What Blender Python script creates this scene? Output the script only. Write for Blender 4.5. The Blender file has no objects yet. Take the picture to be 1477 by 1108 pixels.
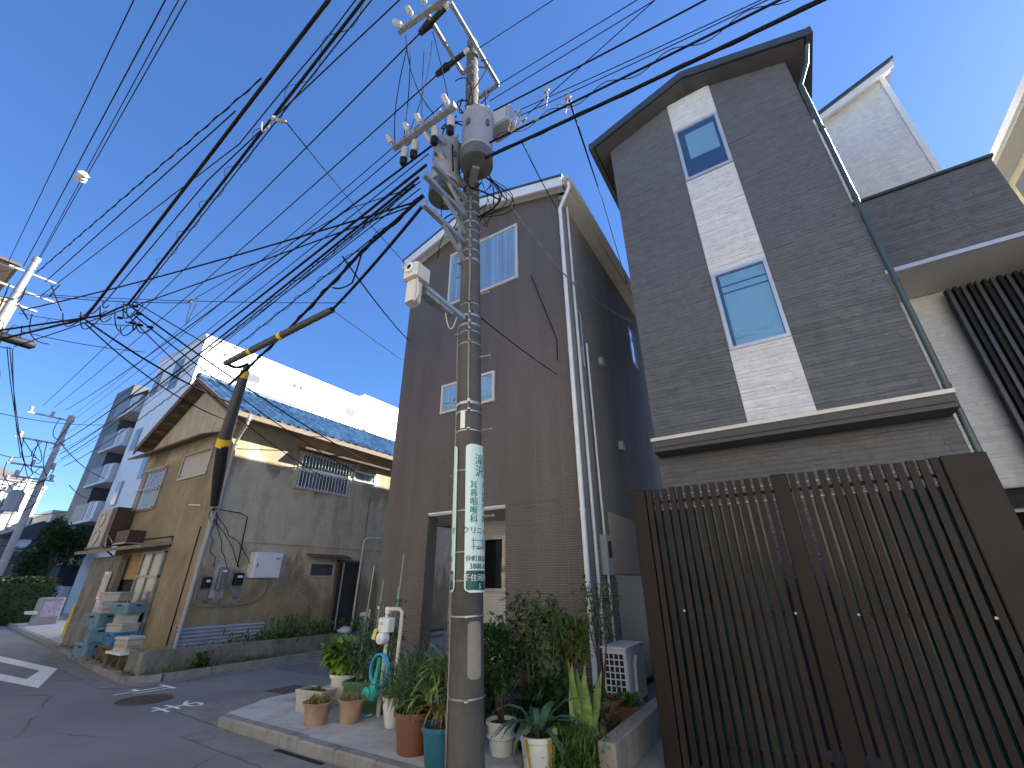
import bpy, math, random
from mathutils import Vector, Matrix
R=math.radians
random.seed(7)
sc=bpy.context.scene
# ------------------------------------------------------------ camera, sky, sun, exposure
H=1.6; FPX=612.6; PITCH,ROLL,YAW=R(25.07),R(-0.45),R(31.87)
_r=Vector((1,0,0)); _f=Vector((0,math.cos(PITCH),math.sin(PITCH))); _u=Vector((0,-math.sin(PITCH),math.cos(PITCH)))
_r,_u=_r*math.cos(ROLL)+_u*math.sin(ROLL), -_r*math.sin(ROLL)+_u*math.cos(ROLL)
_Z=Matrix.Rotation(YAW,3,'Z'); CR,CU,CF=_Z@_r,_Z@_u,_Z@_f
cam=bpy.data.cameras.new('camera'); camo=bpy.data.objects.new('camera',cam); sc.collection.objects.link(camo)
cam.sensor_width=36; cam.lens=FPX/1477*36; cam.clip_start=.05; cam.clip_end=2000
M4=Matrix((CR,CU,-CF)).transposed().to_4x4(); M4.translation=(0,0,H); camo.matrix_world=M4
sc.camera=camo
SUN_E=R(34); SX,SY=.70,.714
w=bpy.data.worlds.new('World'); sc.world=w; w.use_nodes=True
nt=w.node_tree; bg=nt.nodes['Background']; sky=nt.nodes.new('ShaderNodeTexSky'); sky.sky_type='NISHITA'; sky.sun_disc=False
sky.sun_elevation=SUN_E; sky.sun_rotation=math.atan2(SX,SY); sky.altitude=1500; sky.air_density=1.0; sky.dust_density=.3; sky.ozone_density=7
hsv=nt.nodes.new('ShaderNodeHueSaturation'); hsv.inputs['Saturation'].default_value=1.21; hsv.inputs['Hue'].default_value=.51; gam=nt.nodes.new('ShaderNodeGamma'); gam.inputs[1].default_value=.76
nt.links.new(sky.outputs[0],gam.inputs[0]); nt.links.new(gam.outputs[0],hsv.inputs['Color']); nt.links.new(hsv.outputs[0],bg.inputs[0]); bg.inputs[1].default_value=.092
sl=bpy.data.lights.new('sun','SUN'); sl.energy=5; sl.angle=R(.53); sl.color=(1,.92,.8)
so=bpy.data.objects.new('sun',sl); sc.collection.objects.link(so)
so.rotation_euler=Vector((SX*math.cos(SUN_E),SY*math.cos(SUN_E),math.sin(SUN_E))).to_track_quat('Z','Y').to_euler(); so.location=(20,20,30)
vs=sc.view_settings; vs.view_transform='Standard'; vs.look='None'; vs.exposure=2.1; vs.gamma=1
sc.cycles.max_bounces=8; sc.cycles.transparent_max_bounces=16
# ------------------------------------------------------------ helpers
COL=sc.collection
def ray(x,y): return CR*((x-738.5)/FPX)-CU*((y-554.)/FPX)+CF
O=Vector((0,0,H))
def ony(x,y,Y): d=ray(x,y); return O+d*(Y/d.y)
def onx(x,y,X): d=ray(x,y); return O+d*(X/d.x)
def onz(x,y,z=0): d=ray(x,y); return O+d*((z-H)/d.z)
def dst(x,y,D): d=ray(x,y); return O+d*(D/math.hypot(d.x,d.y))
class MB:
    def __init__(s): s.v=[]; s.f=[]; s.m=[]; s.cm=0
    def add(s,vs_,fs):
        b=len(s.v); s.v+= [tuple(v) for v in vs_]; s.f+=[tuple(i+b for i in f) for f in fs]; s.m+=[s.cm]*len(fs); return s
    def box(s,x0,x1,y0,y1,z0,z1):
        return s.add([(x0,y0,z0),(x1,y0,z0),(x1,y1,z0),(x0,y1,z0),(x0,y0,z1),(x1,y0,z1),(x1,y1,z1),(x0,y1,z1)],
            [(0,3,2,1),(4,5,6,7),(0,1,5,4),(1,2,6,5),(2,3,7,6),(3,0,4,7)])
    def bevbox(s,x0,x1,y0,y1,z0,z1,b=.01):
        # box with chamfered vertical and top edges
        P=[(x0+b,y0),(x1-b,y0),(x1,y0+b),(x1,y1-b),(x1-b,y1),(x0+b,y1),(x0,y1-b),(x0,y0+b)]
        cx,cy=(x0+x1)/2,(y0+y1)/2; n=8
        T=[(cx+(p[0]-cx)*(1-2*b/max(x1-x0,1e-6)),cy+(p[1]-cy)*(1-2*b/max(y1-y0,1e-6))) for p in P]
        V=[(p[0],p[1],z0) for p in P]+[(p[0],p[1],z1-b) for p in P]+[(p[0],p[1],z1) for p in T]
        F=[tuple(range(n))[::-1],tuple(range(16,24))]
        for k in(0,8):
            for i in range(n): F.append((k+i,k+(i+1)%n,k+8+(i+1)%n,k+8+i))
        return s.add(V,F)
    def bar(s,p,q,w,h):
        p=Vector(p);q=Vector(q);d=(q-p).normalized(); a=d.cross(Vector((0,0,1)))
        if a.length<1e-3:a=Vector((1,0,0))
        a.normalize(); b=a.cross(d)
        V=[e+a*(i*w/2)+b*(j*h/2) for e in(p,q) for i,j in((-1,-1),(1,-1),(1,1),(-1,1))]
        return s.add(V,[(0,3,2,1),(4,5,6,7)]+[(i,(i+1)%4,4+(i+1)%4,4+i) for i in range(4)])
    def tube(s,pts,r,n=8,cap=True):
        pts=[Vector(p) for p in pts]; k=len(pts)
        rr=r if isinstance(r,(list,tuple)) else [r]*k
        V=[];F=[];a=None
        for i in range(k):
            d=(pts[min(i+1,k-1)]-pts[max(i-1,0)]).normalized()
            if a is None:
                a=d.cross(Vector((0,0,1)))
                if a.length<1e-3:a=Vector((1,0,0))
            else: a=a-d*a.dot(d)
            if a.length<1e-6:a=d.orthogonal()
            a.normalize(); b=d.cross(a)
            for j in range(n):
                t=2*math.pi*j/n; V.append(pts[i]+(a*math.cos(t)+b*math.sin(t))*rr[i])
        for i in range(k-1):
            for j in range(n): F.append((i*n+j,i*n+(j+1)%n,(i+1)*n+(j+1)%n,(i+1)*n+j))
        if cap: F+= [tuple(range(n))[::-1],tuple(range((k-1)*n,k*n))]
        return s.add(V,F)
    def lathe(s,prof,c=(0,0,0),n=20,axis=None,sq=1.0):
        V=[];F=[];c=Vector(c); q=axis.to_track_quat('Z','Y') if axis else None
        for r,z in prof:
            for j in range(n):
                t=2*math.pi*j/n; p=Vector((r*math.cos(t)*sq,r*math.sin(t),z)); V.append(c+(q@p if q else p))
        for i in range(len(prof)-1):
            for j in range(n): F.append((i*n+j,i*n+(j+1)%n,(i+1)*n+(j+1)%n,(i+1)*n+j))
        if prof[0][0]>1e-4:F.append(tuple(range(n))[::-1])
        if prof[-1][0]>1e-4:F.append(tuple(range((len(prof)-1)*n,len(prof)*n)))
        return s.add(V,F)
    def prism(s,poly,axis,a0,a1):
        # poly: 2d points extruded along axis ('x','y','z'); order y:(x,z) x:(y,z) z:(x,y)
        mk={'x':lambda p,t:(t,p[0],p[1]),'y':lambda p,t:(p[0],t,p[1]),'z':lambda p,t:(p[0],p[1],t)}[axis]
        n=len(poly)
        return s.add([mk(p,a0) for p in poly]+[mk(p,a1) for p in poly],[tuple(range(n))[::-1],tuple(range(n,2*n))]+[(i,(i+1)%n,n+(i+1)%n,n+i) for i in range(n)])
    def leaf(s,base,d,L,W,droop=.3,fold=.15,seg=3):
        d=Vector(d).normalized(); side=d.cross(Vector((0,0,1)))
        if side.length<1e-2: side=Vector((random.uniform(-1,1),random.uniform(-1,1),0))
        side.normalize(); b=len(s.v); p=Vector(base); st=L/seg; V=[]
        prof={2:[.45,1,.0],3:[.4,1,.75,0],4:[.4,.95,1,.65,0],5:[.5,.9,1,.85,.5,0]}[seg]
        for i in range(seg+1):
            wv=max(prof[i],.04)*W/2; upn=side.cross(d).normalized()
            V+= [p-side*wv+upn*fold*wv, p, p+side*wv+upn*fold*wv]
            p=p+d*st; d=(d+Vector((0,0,-droop))).normalized()
        F=[]
        for i in range(seg):
            F+=[(3*i,3*i+1,3*i+4,3*i+3),(3*i+1,3*i+2,3*i+5,3*i+4)]
        return s.add(V,F)
    def build(s,name,mats,parent=None,smooth=False,auto=None):
        if not isinstance(mats,(list,tuple)): mats=[mats]
        V=s.v; mn=[min(v[i] for v in V) for i in range(3)]; mx=[max(v[i] for v in V) for i in range(3)]
        c=Vector(((mn[0]+mx[0])/2,(mn[1]+mx[1])/2,mn[2]))
        me=bpy.data.meshes.new(name); me.from_pydata([(v[0]-c.x,v[1]-c.y,v[2]-c.z) for v in V],[],s.f)
        for m in mats: me.materials.append(m)
        if len(mats)>1:
            me.polygons.foreach_set('material_index',s.m)
        if smooth:
            me.polygons.foreach_set('use_smooth',[True]*len(me.polygons))
            if auto is not None: me.set_sharp_from_angle(angle=R(auto))
        o=bpy.data.objects.new(name,me); COL.objects.link(o); o.location=c
        if parent is not None: setpar(o,parent)
        return o
def wloc(o):
    p=Vector(o.location)
    if o.parent: p=o.matrix_parent_inverse@p; p=wloc(o.parent)+p
    return p
def setpar(o,parent):
    o.parent=parent; o.matrix_parent_inverse=Matrix.Translation(-wloc(parent))
def tag(o,label=None,cat=None,group=None,kind=None):
    if label:o['label']=label
    if cat:o['category']=cat
    if group:o['group']=group
    if kind:o['kind']=kind
    return o
def thing(name,label,cat,loc,group=None):
    o=bpy.data.objects.new(name,None); COL.objects.link(o); o.location=loc; o.empty_display_size=.1
    return tag(o,label,cat,group)
def inst(name,src_mesh,loc,parent=None,scale=(1,1,1),rot=(0,0,0)):
    o=bpy.data.objects.new(name,src_mesh); COL.objects.link(o); o.location=loc; o.scale=scale; o.rotation_euler=rot
    if parent is not None: setpar(o,parent)
    return o
# ------------------------------------------------------------ materials
class NT:
    def __init__(s,name):
        s.m=bpy.data.materials.new(name); s.m.use_nodes=True; s.t=s.m.node_tree; s.b=s.t.nodes['Principled BSDF']; s.out=s.t.nodes['Material Output']
        s.geo=s.n('ShaderNodeNewGeometry')
    def n(s,t,**k):
        x=s.t.nodes.new(t)
        for a,b in k.items(): setattr(x,a,b)
        return x
    def l(s,a,b): s.t.links.new(a,b)
    def pos(s,sc3=(1,1,1)):
        m=s.n('ShaderNodeMapping'); m.inputs['Scale'].default_value=sc3; s.l(s.geo.outputs['Position'],m.inputs['Vector']); return m.outputs[0]
    def noise(s,scale,detail=4,rough=.6,st=(1,1,1),dist=0):
        x=s.n('ShaderNodeTexNoise'); x.inputs['Scale'].default_value=scale; x.inputs['Detail'].default_value=detail; x.inputs['Roughness'].default_value=rough; x.inputs['Distortion'].default_value=dist
        s.l(s.pos(st),x.inputs['Vector']); return x.outputs['Fac']
    def ramp(s,fac,stops):
        x=s.n('ShaderNodeValToRGB'); e=x.color_ramp.elements
        while len(e)<len(stops): e.new(.5)
        for el,(p,c) in zip(e,stops): el.position=p; el.color=(*c,1)
        s.l(fac,x.inputs[0]); return x.outputs[0]
    def mix(s,fac,a,b,mode='MIX'):
        x=s.n('ShaderNodeMix',data_type='RGBA',blend_type=mode)
        if isinstance(fac,(int,float)): x.inputs[0].default_value=fac
        else: s.l(fac,x.inputs[0])
        for i,c in((6,a),(7,b)):
            if isinstance(c,tuple): x.inputs[i].default_value=(*c,1)
            else: s.l(c,x.inputs[i])
        return x.outputs[2]
    def bump(s,fac,strength,dist=.01,prev=None):
        x=s.n('ShaderNodeBump'); x.inputs['Strength'].default_value=strength; x.inputs['Distance'].default_value=dist
        s.l(fac,x.inputs['Height'])
        if prev is not None: s.l(prev,x.inputs['Normal'])
        return x.outputs[0]
    def fin(s,col=None,rough=None,normal=None,metal=0,spec=None):
        if col is not None:
            if isinstance(col,tuple): s.b.inputs['Base Color'].default_value=(*col,1)
            else: s.l(col,s.b.inputs['Base Color'])
        if rough is not None:
            if isinstance(rough,(int,float)): s.b.inputs['Roughness'].default_value=rough
            else: s.l(rough,s.b.inputs['Roughness'])
        if normal is not None: s.l(normal,s.b.inputs['Normal'])
        s.b.inputs['Metallic'].default_value=metal
        if spec is not None: s.b.inputs['Specular IOR Level'].default_value=spec
        return s.m
def mul(c,k): return tuple(min(1,x*k) for x in c)
def mat(name,col,rough=.6,var=.25,vs=6,bump=0,bs=80,metal=0,spec=None,st=(1,1,1),rnd=0,dirt=None,dirtamt=.5):
    n=NT(name); c=n.ramp(n.noise(vs,5,.65,st),[(.3,mul(col,1-var)),(.7,mul(col,1+var))])
    if dirt:
        c=n.mix(n.ramp(n.noise(vs*.35,6,.7,(1,1,.25)),[(.5,(0,0,0)),(.75,(dirtamt,)*3)]),c,dirt)
    if rnd:
        oi=n.n('ShaderNodeObjectInfo'); r=n.n('ShaderNodeMapRange'); r.inputs[3].default_value=1-rnd; r.inputs[4].default_value=1+rnd; n.l(oi.outputs['Random'],r.inputs[0])
        cc=n.n('ShaderNodeCombineColor')
        for i in range(3): n.l(r.outputs[0],cc.inputs[i])
        c=n.mix(1.,c,cc.outputs[0],'MULTIPLY')
    nb=n.bump(n.noise(bs,4,.6),bump,.01) if bump else None
    return n.fin(c,rough,nb,metal,spec)
def glassmat(name,tint=(.6,.72,.75),ior=1.55):
    n=NT(name); t=n.n('ShaderNodeBsdfTransparent'); t.inputs[0].default_value=(*tint,1); g=n.n('ShaderNodeBsdfGlossy'); g.inputs['Roughness'].default_value=.015; g.inputs[0].default_value=(.95,.97,1,1)
    nb=n.bump(n.noise(1.9,2,.5),.16,.03); n.l(nb,g.inputs['Normal'])
    lw=n.n('ShaderNodeLayerWeight'); lw.inputs[0].default_value=.5; pw=n.n('ShaderNodeMath',operation='POWER'); n.l(lw.outputs['Facing'],pw.inputs[0]); pw.inputs[1].default_value=4; ma=n.n('ShaderNodeMath',operation='MULTIPLY_ADD'); n.l(pw.outputs[0],ma.inputs[0]); ma.inputs[1].default_value=.85; ma.inputs[2].default_value=.15; mx=n.n('ShaderNodeMixShader'); n.l(ma.outputs[0],mx.inputs[0]); n.l(t.outputs[0],mx.inputs[1]); n.l(g.outputs[0],mx.inputs[2]); n.l(mx.outputs[0],n.out.inputs[0]); return n.m
def leafmat(name,col,var=.45,trans=.25):
    n=NT(name); c=n.ramp(n.noise(14,3,.6),[(.3,mul(col,1-var)),(.72,mul(col,1+var))])
    n.fin(c,.45); t=n.n('ShaderNodeBsdfTranslucent'); n.l(c,t.inputs[0]); mx=n.n('ShaderNodeMixShader'); mx.inputs[0].default_value=trans
    n.l(n.b.outputs[0],mx.inputs[1]); n.l(t.outputs[0],mx.inputs[2]); n.l(mx.outputs[0],n.out.inputs[0]); return n.m
def asphalt():
    n=NT('asphalt'); f=n.noise(190,3,.7); c=n.ramp(f,[(.25,(.12,.122,.13)),(.55,(.195,.197,.206)),(.8,(.29,.29,.30))])
    pt=n.ramp(n.noise(.45,5,.6),[(.35,(.82,.82,.84)),(.7,(1.14,1.13,1.12))]); c=n.mix(1.,c,pt,'MULTIPLY')
    vo=n.n('ShaderNodeTexVoronoi',feature='DISTANCE_TO_EDGE'); vo.inputs['Scale'].default_value=.42; vo.inputs['Randomness'].default_value=1
    mp=n.n('ShaderNodeMixRGB'); mp.inputs[0].default_value=.12; nn=n.n('ShaderNodeTexNoise'); nn.inputs['Scale'].default_value=3; n.l(n.geo.outputs['Position'],nn.inputs['Vector']); n.l(n.geo.outputs['Position'],mp.inputs[1]); n.l(nn.outputs['Color'],mp.inputs[2]); n.l(mp.outputs[0],vo.inputs['Vector'])
    cr=n.ramp(vo.outputs['Distance'],[(0,(1,1,1)),(.006,(0,0,0))])
    msk=n.mix(1.,cr,n.ramp(n.noise(.8,2,.5),[(.42,(0,0,0)),(.56,(.8,.8,.8))]),'MULTIPLY')
    c=n.mix(msk,c,(.022,.022,.024))
    return n.fin(c,.82,n.bump(f,.5,.004))
def concrete(name,col,stain=(.09,.09,.08),amt=.6,bump=.25,rough=.85,moss=None):
    n=NT(name); c=n.ramp(n.noise(3.5,8,.68),[(.28,mul(col,.72)),(.5,col),(.75,mul(col,1.2))])
    c=n.mix(n.ramp(n.noise(2.2,6,.7,(1,1,.22)),[(.48,(0,0,0)),(.72,(amt,)*3)]),c,stain)
    if moss: c=n.mix(n.ramp(n.noise(1.4,6,.7),[(.5,(0,0,0)),(.66,(.75,)*3)]),c,moss)
    sp=n.ramp(n.noise(160,2,.5),[(.3,(.86,.86,.86)),(.7,(1.12,1.12,1.12))]); c=n.mix(1.,c,sp,'MULTIPLY')
    return n.fin(c,rough,n.bump(n.noise(45,6,.7),bump,.006))
def stucco():
    n=NT('weathered_stucco')
    och=n.ramp(n.noise(1.3,6,.65),[(.3,(.19,.15,.09)),(.55,(.29,.23,.135)),(.75,(.38,.305,.19))])
    gry=n.ramp(n.noise(2.5,6,.65),[(.3,(.39,.345,.255)),(.7,(.54,.485,.37))])
    # old repaint: grey cement wash over the middle of the side wall and the gable top, ragged edges
    sp=n.n('ShaderNodeSeparateXYZ'); n.l(n.geo.outputs['Position'],sp.inputs[0])
    def mth(op,a,b=None):
        x=n.n('ShaderNodeMath',operation=op)
        for k,v in((0,a),(1,b)):
            if v is None: continue
            if isinstance(v,(int,float)): x.inputs[k].default_value=v
            else: n.l(v,x.inputs[k])
        return x.outputs[0]
    nz=mth('MULTIPLY',mth('SUBTRACT',n.noise(.8,6,.65,(1,1,.6),.8),.5),4.6)
    zz=mth('ADD',sp.outputs[2],nz); side=mth('GREATER_THAN',sp.outputs[0],-12.03)
    lo=mth('SUBTRACT',5.2,mth('MULTIPLY',side,3.55)); hi=mth('SUBTRACT',9.,mth('MULTIPLY',side,4.4))
    def sm(a,b,wd):
        x=n.n('ShaderNodeMapRange',interpolation_type='SMOOTHSTEP'); n.l(mth('SUBTRACT',a,b),x.inputs[0]); x.inputs[1].default_value=-wd; x.inputs[2].default_value=wd; return x.outputs[0]
    m1=mth('MULTIPLY',sm(zz,lo,.35),mth('SUBTRACT',1.,sm(zz,hi,.35)))
    c=n.mix(n.ramp(n.noise(1.1,6,.7,(1,1,.45),.6),[(.46,(0,0,0)),(.62,(.62,)*3)]),och,(.20,.19,.155))
    c=n.mix(m1,c,gry)
    st=n.ramp(n.noise(2.8,6,.7,(1,1,.13)),[(.5,(0,0,0)),(.72,(.6,.6,.6))]); c=n.mix(st,c,(.19,.17,.135))
    dp=n.ramp(n.noise(1.7,4,.6,(1,1,.07)),[(.60,(0,0,0)),(.68,(.75,.75,.75))]); c=n.mix(dp,c,(.42,.33,.19))
    lt=n.ramp(n.noise(3.4,5,.7,(1,1,.2)),[(.56,(0,0,0)),(.72,(.4,.4,.4))]); c=n.mix(lt,c,(.46,.42,.34))
    nb=n.bump(n.noise(70,5,.7),.3,.006)
    return n.fin(c,.9,nb)
def siding(name,col,period=.036,var=.12,k=.6):
    n=NT(name); w=n.n('ShaderNodeTexWave',wave_type='BANDS',bands_direction='Z',wave_profile='SIN'); w.inputs['Scale'].default_value=.314/period; w.inputs['Distortion'].default_value=2.2; w.inputs['Detail'].default_value=2; w.inputs['Detail Scale'].default_value=.35
    n.l(n.pos((.25,.25,1)),w.inputs['Vector'])
    c=n.ramp(w.outputs['Fac'],[(0,mul(col,1-k*.55)),(.5,col),(1,mul(col,1+k*.4))])
    c=n.mix(1.,c,n.ramp(n.noise(1.6,6,.68,(1,1,.16)),[(.3,(1-var*1.5,)*3),(.7,(1+var*1.3,)*3)]),'MULTIPLY')
    # panel joints every 455 mm would be flush; a faint horizontal lap every 0.455 m
    return n.fin(c,.72,n.bump(w.outputs['Fac'],.7,.006,n.bump(n.noise(60,4,.6,(.3,.3,1)),.25,.004)))
def bladed(name,c1,c2,scale=3): # streaked metal
    return mat(name,c1,.45,.2,scale,0,60,.6)
A={}
A['asphalt']=asphalt()
A['conc']=concrete('pavement_concrete',(.46,.455,.43),(.16,.155,.14),.6)
A['concd']=concrete('gutter_concrete',(.21,.205,.19))
A['kerb']=concrete('kerb_concrete',(.25,.245,.235),amt=.7)
A['gwall']=concrete('mossy_concrete',(.20,.20,.18),(.055,.052,.042),.8,.35,.9,(.06,.068,.028))
A['block']=concrete('old_block_concrete',(.24,.22,.185),(.08,.075,.06),.85,.35)
A['pole']=concrete('pole_concrete',(.090,.084,.076),(.040,.034,.029),.75,.2)
A['patch']=concrete('pale_patch',(.27,.24,.195),(.17,.15,.12),.4,.15)
A['stucco']=stucco()
A['brown']=siding('brown_siding',(.128,.108,.097),.036,.12,.42)
A['sealant']=mat('brown_sealant',(.15,.137,.13),.6,.1,5)
A['brownhaze']=siding('haze_lightened_siding',(.30,.285,.275))  # brown siding lightened in colour to carry lens-flare haze
A['cream']=siding('cream_siding',(.62,.59,.54),.05,.06,.2)
A['white']=mat('white_paint',(.72,.72,.71),.55,.06,2,.05,90)
A['trim']=mat('cream_trim',(.60,.57,.50),.5,.07,3)
A['whtrim']=mat('white_trim',(.74,.74,.72),.45,.06,3,dirt=(.4,.39,.36),dirtamt=.4)
A['stoned']=mat('charcoal_ledgestone',(.112,.113,.12),.78,.16,9,.4,45,rnd=.13,dirt=(.15,.15,.15),dirtamt=.35)
A['stonew']=mat('white_ledgestone',(.64,.63,.61),.75,.1,9,.45,45,rnd=.06,dirt=(.48,.47,.44),dirtamt=.5)
A['joint']=mat('stone_joint',(.07,.07,.073),.9,.2,9)
A['jointw']=mat('white_stone_joint',(.45,.44,.42),.9,.1,9)
A['dkroof']=mat('dark_roof_metal',(.05,.055,.06),.4,.2,4)
A['dksof']=mat('dark_soffit',(.07,.065,.065),.7,.15,4)
A['fence']=mat('dark_brown_aluminium',(.0145,.0102,.0088),.55,.25,4,.08,70,rnd=.22,spec=.25,dirt=(.032,.027,.023),dirtamt=.5)
A['teal']=None
A['steel']=mat('galvanised_steel',(.44,.45,.455),.42,.18,12,.1,60,.75)
A['dsteel']=mat('weathered_steel',(.34,.34,.33),.5,.25,14,.1,60,.6)
A['trans']=mat('transformer_paint',(.30,.31,.315),.45,.1,5,dirt=(.22,.17,.12),dirtamt=.55)
A['tbase']=mat('transformer_bottom',(.09,.092,.092),.5,.2,6)
A['porc']=mat('glazed_porcelain',(.42,.40,.37),.25,.12,10)
A['black']=mat('black_rubber',(.010,.010,.012),.6,.2,8,spec=.3)
A['wire']=mat('black_cable_sheath',(.008,.008,.010),.8,.2,5,spec=.15)
A['gwire']=mat('grey_cable_sheath',(.25,.25,.25),.5,.15,5)
A['alu']=mat('silver_aluminium',(.56,.57,.58),.4,.07,5,metal=.5)
A['frmd']=mat('bronze_window_frame',(.16,.13,.10),.5,.2,6)
A['curt']=mat('pale_curtain',(.58,.63,.66),.9,.35,3,st=(6,6,.1))  # stretched noise paints the light and shade of hanging folds
A['blind']=mat('sky_tinted_blind',(.42,.62,.66),.9,.04,2)  # teal in the blind colour stands for the sky's reflection
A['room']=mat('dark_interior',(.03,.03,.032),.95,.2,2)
A['bluetile']=mat('glazed_blue_tile',(.045,.10,.19),.28,.45,7,rnd=.35,spec=.6)
A['wood']=mat('aged_timber',(.13,.095,.065),.8,.3,5,.2,40,st=(1,1,.3))
A['maroon']=mat('rusty_maroon_metal',(.06,.02,.02),.6,.35,9,dirt=(.09,.05,.03),dirtamt=.7)
A['greyp']=mat('grey_painted_metal',(.42,.43,.45),.45,.07,4)
A['cab']=mat('white_steel_cabinet',(.66,.68,.72),.4,.04,3)
A['corr']=mat('corrugated_zinc',(.45,.5,.55),.4,.2,4,.05,50,.5,dirt=(.25,.17,.1),dirtamt=.4)
A['pvc']=mat('ivory_pvc_pipe',(.58,.55,.47),.45,.1,6)
A['gpipe']=mat('grey_conduit',(.30,.32,.33),.5,.12,6)
A['foam']=mat('dirty_polystyrene',(.40,.41,.38),.85,.15,8,.2,60,dirt=(.3,.29,.25),dirtamt=.6)
A['crate']=mat('faded_blue_plastic',(.14,.27,.34),.6,.25,6,dirt=(.25,.28,.28),dirtamt=.5)
A['crateb']=mat('blue_plastic',(.03,.20,.42),.5,.15,6)
A['yel']=mat('yellow_band',(.75,.50,.02),.5,.1,6)
A['sleeve']=mat('grey_cable_guard',(.045,.048,.05),.5,.15,4)
A['signw']=mat('white_sign_enamel',(.60,.76,.69),.35,.03,3)
A['signg']=mat('green_ink',(.0,.22,.13),.4,.03,5)
A['signd']=mat('dark_green_ink',(.012,.075,.06),.4,.05,5)
A['signk']=mat('black_ink',(.03,.06,.05),.4,.03,5)
A['signr']=mat('red_ink',(.5,.03,.04),.4,.03,5)
A['plateg']=mat('green_plate',(.03,.25,.12),.4,.05,5)
A['paint']=mat('road_paint',(.80,.81,.80),.7,.08,9,.3,120,dirt=(.3,.3,.3),dirtamt=.6)
A['iron']=mat('rusty_cast_iron',(.075,.058,.05),.65,.3,14,.3,60)
A['soil']=mat('dark_soil',(.05,.038,.026),.95,.4,12,.8,40)
A['terra']=mat('terracotta_plastic',(.19,.07,.042),.6,.12,5,dirt=(.16,.13,.10),dirtamt=.45)
A['tan']=mat('tan_clay',(.36,.245,.16),.75,.18,7,.1,60,dirt=(.2,.17,.13),dirtamt=.5)
A['potblue']=mat('blue_pot',(.015,.14,.21),.45,.12,5,dirt=(.1,.15,.16),dirtamt=.4)
A['potwhite']=mat('white_pot',(.62,.62,.58),.5,.08,5,dirt=(.35,.33,.27),dirtamt=.6)
A['potnavy']=mat('navy_pot',(.02,.035,.06),.45,.1,5)
A['potgrey']=mat('grey_planter',(.40,.38,.34),.7,.1,5)
A['potgreen']=mat('green_planter',(.06,.12,.06),.5,.1,5)
A['potyel']=mat('yellow_ribbon_plastic',(.42,.25,.02),.5,.1,5)
A['hose']=mat('cyan_hose',(.06,.42,.62),.35,.05,5)
A['green_plastic']=mat('turquoise_plastic',(.0,.33,.26),.4,.1,5)
A['tagy']=mat('yellow_tag',(.62,.6,.08),.5,.05,5)
A['stake']=mat('pale_green_stake',(.30,.36,.25),.5,.1,5)
A['stem']=mat('brown_stem',(.11,.085,.05),.8,.3,12)
A['gstem']=mat('green_stem',(.10,.14,.05),.7,.3,12)
A['dry']=leafmat('dry_leaf',(.34,.24,.10))
A['lf1']=leafmat('bright_leaf',(.16,.30,.045)); A['lf2']=leafmat('mid_leaf',(.08,.165,.032)); A['lf3']=leafmat('deep_leaf',(.04,.095,.026)); A['lf4']=leafmat('pale_strap_leaf',(.20,.285,.09)); A['lf5']=leafmat('olive_leaf',(.14,.185,.05)); A['lf6']=leafmat('paddle_leaf',(.21,.31,.085)); A['lf7']=leafmat('bluish_leaf',(.08,.165,.085))
A['lf8']=leafmat('hedge_leaf',(.022,.042,.012)); A['potlite']=concrete('pale_pole_concrete',(.40,.39,.37),(.28,.26,.24),.5,.1); A['silver']=mat('dull_silver_panel',(.30,.30,.31),.5,.08,4); A['glass']=glassmat('window_glass',(.85,.9,.92)); A['glassd']=glassmat('dim_window_glass',(.6,.66,.68))
A['frost']=mat('frosted_glass',(.13,.15,.155),.18,.08,4,spec=.7)
A['apt']=mat('apartment_white_paint',(.74,.75,.75),.6,.04,.8)
A['aptg']=mat('apartment_pale_tile',(.74,.73,.71),.6,.05,1)  # near-white tile, slightly warmer than the apartment paint
A['aptd']=mat('apartment_charcoal_tile',(.075,.085,.095),.6,.1,1.5)
A['balp']=mat('balcony_panel',(.15,.16,.17),.5,.06,1)
A['balw']=mat('balcony_white',(.50,.51,.52),.5,.05,1)
A['pink']=mat('pale_render',(.60,.53,.48),.8,.1,1)
A['farw']=mat('far_white_render',(.62,.62,.61),.8,.12,.8)
A['farb']=mat('far_brown_render',(.26,.22,.20),.8,.15,.8)
A['farroof']=mat('far_grey_roof',(.10,.10,.11),.7,.2,2)
A['yrender']=concrete('yellow_render',(.52,.48,.34),(.40,.37,.26),.5,.2)
A['rsoff']=mat('grey_soffit',(.46,.46,.43),.7,.05,2)
A['brick']=siding('pale_brick_cladding',(.30,.25,.19),.09,.15,.5)
A['redsign']=mat('red_enamel',(.5,.03,.03),.5,.1,5)
A['lilac']=mat('poster_print',(.45,.40,.55),.5,.5,14)
A['pinksign']=mat('pink_signboard',(.60,.45,.47),.6,.25,9)
A['bag']=mat('white_bag',(.60,.60,.64),.6,.1,9,.3,20)
n_=NT('teal_polycarbonate'); n_.fin((.02,.10,.13),.12,None,0,.6); n_.b.inputs['Alpha'].default_value=1; A['teal']=n_.m
n_=NT('teal_mottled_panel'); n_.fin(n_.ramp(n_.noise(1.5,4,.6),[(.35,(.006,.022,.034)),(.65,(.018,.085,.11))]),.2,None,0,.6); A['teal']=n_.m  # teal mottled lighter and darker at random
# ------------------------------------------------------------ ground
def sheet(name,poly,z,m,kind='structure',parent=None):
    b=MB(); b.add([(x,y,z) for x,y in poly],[tuple(range(len(poly)))]); o=b.build(name,m,parent)
    if kind: o['kind']=kind
    return o
def slab(name,poly,z0,z1,m,parent=None,kind='structure'):
    b=MB(); b.prism(poly,'z',z0,z1); o=b.build(name,m,parent)
    if kind: o['kind']=kind
    return o
sheet('road',[(-400,-300),(300,-300),(300,500),(-400,500)],0,A['asphalt'])
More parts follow.
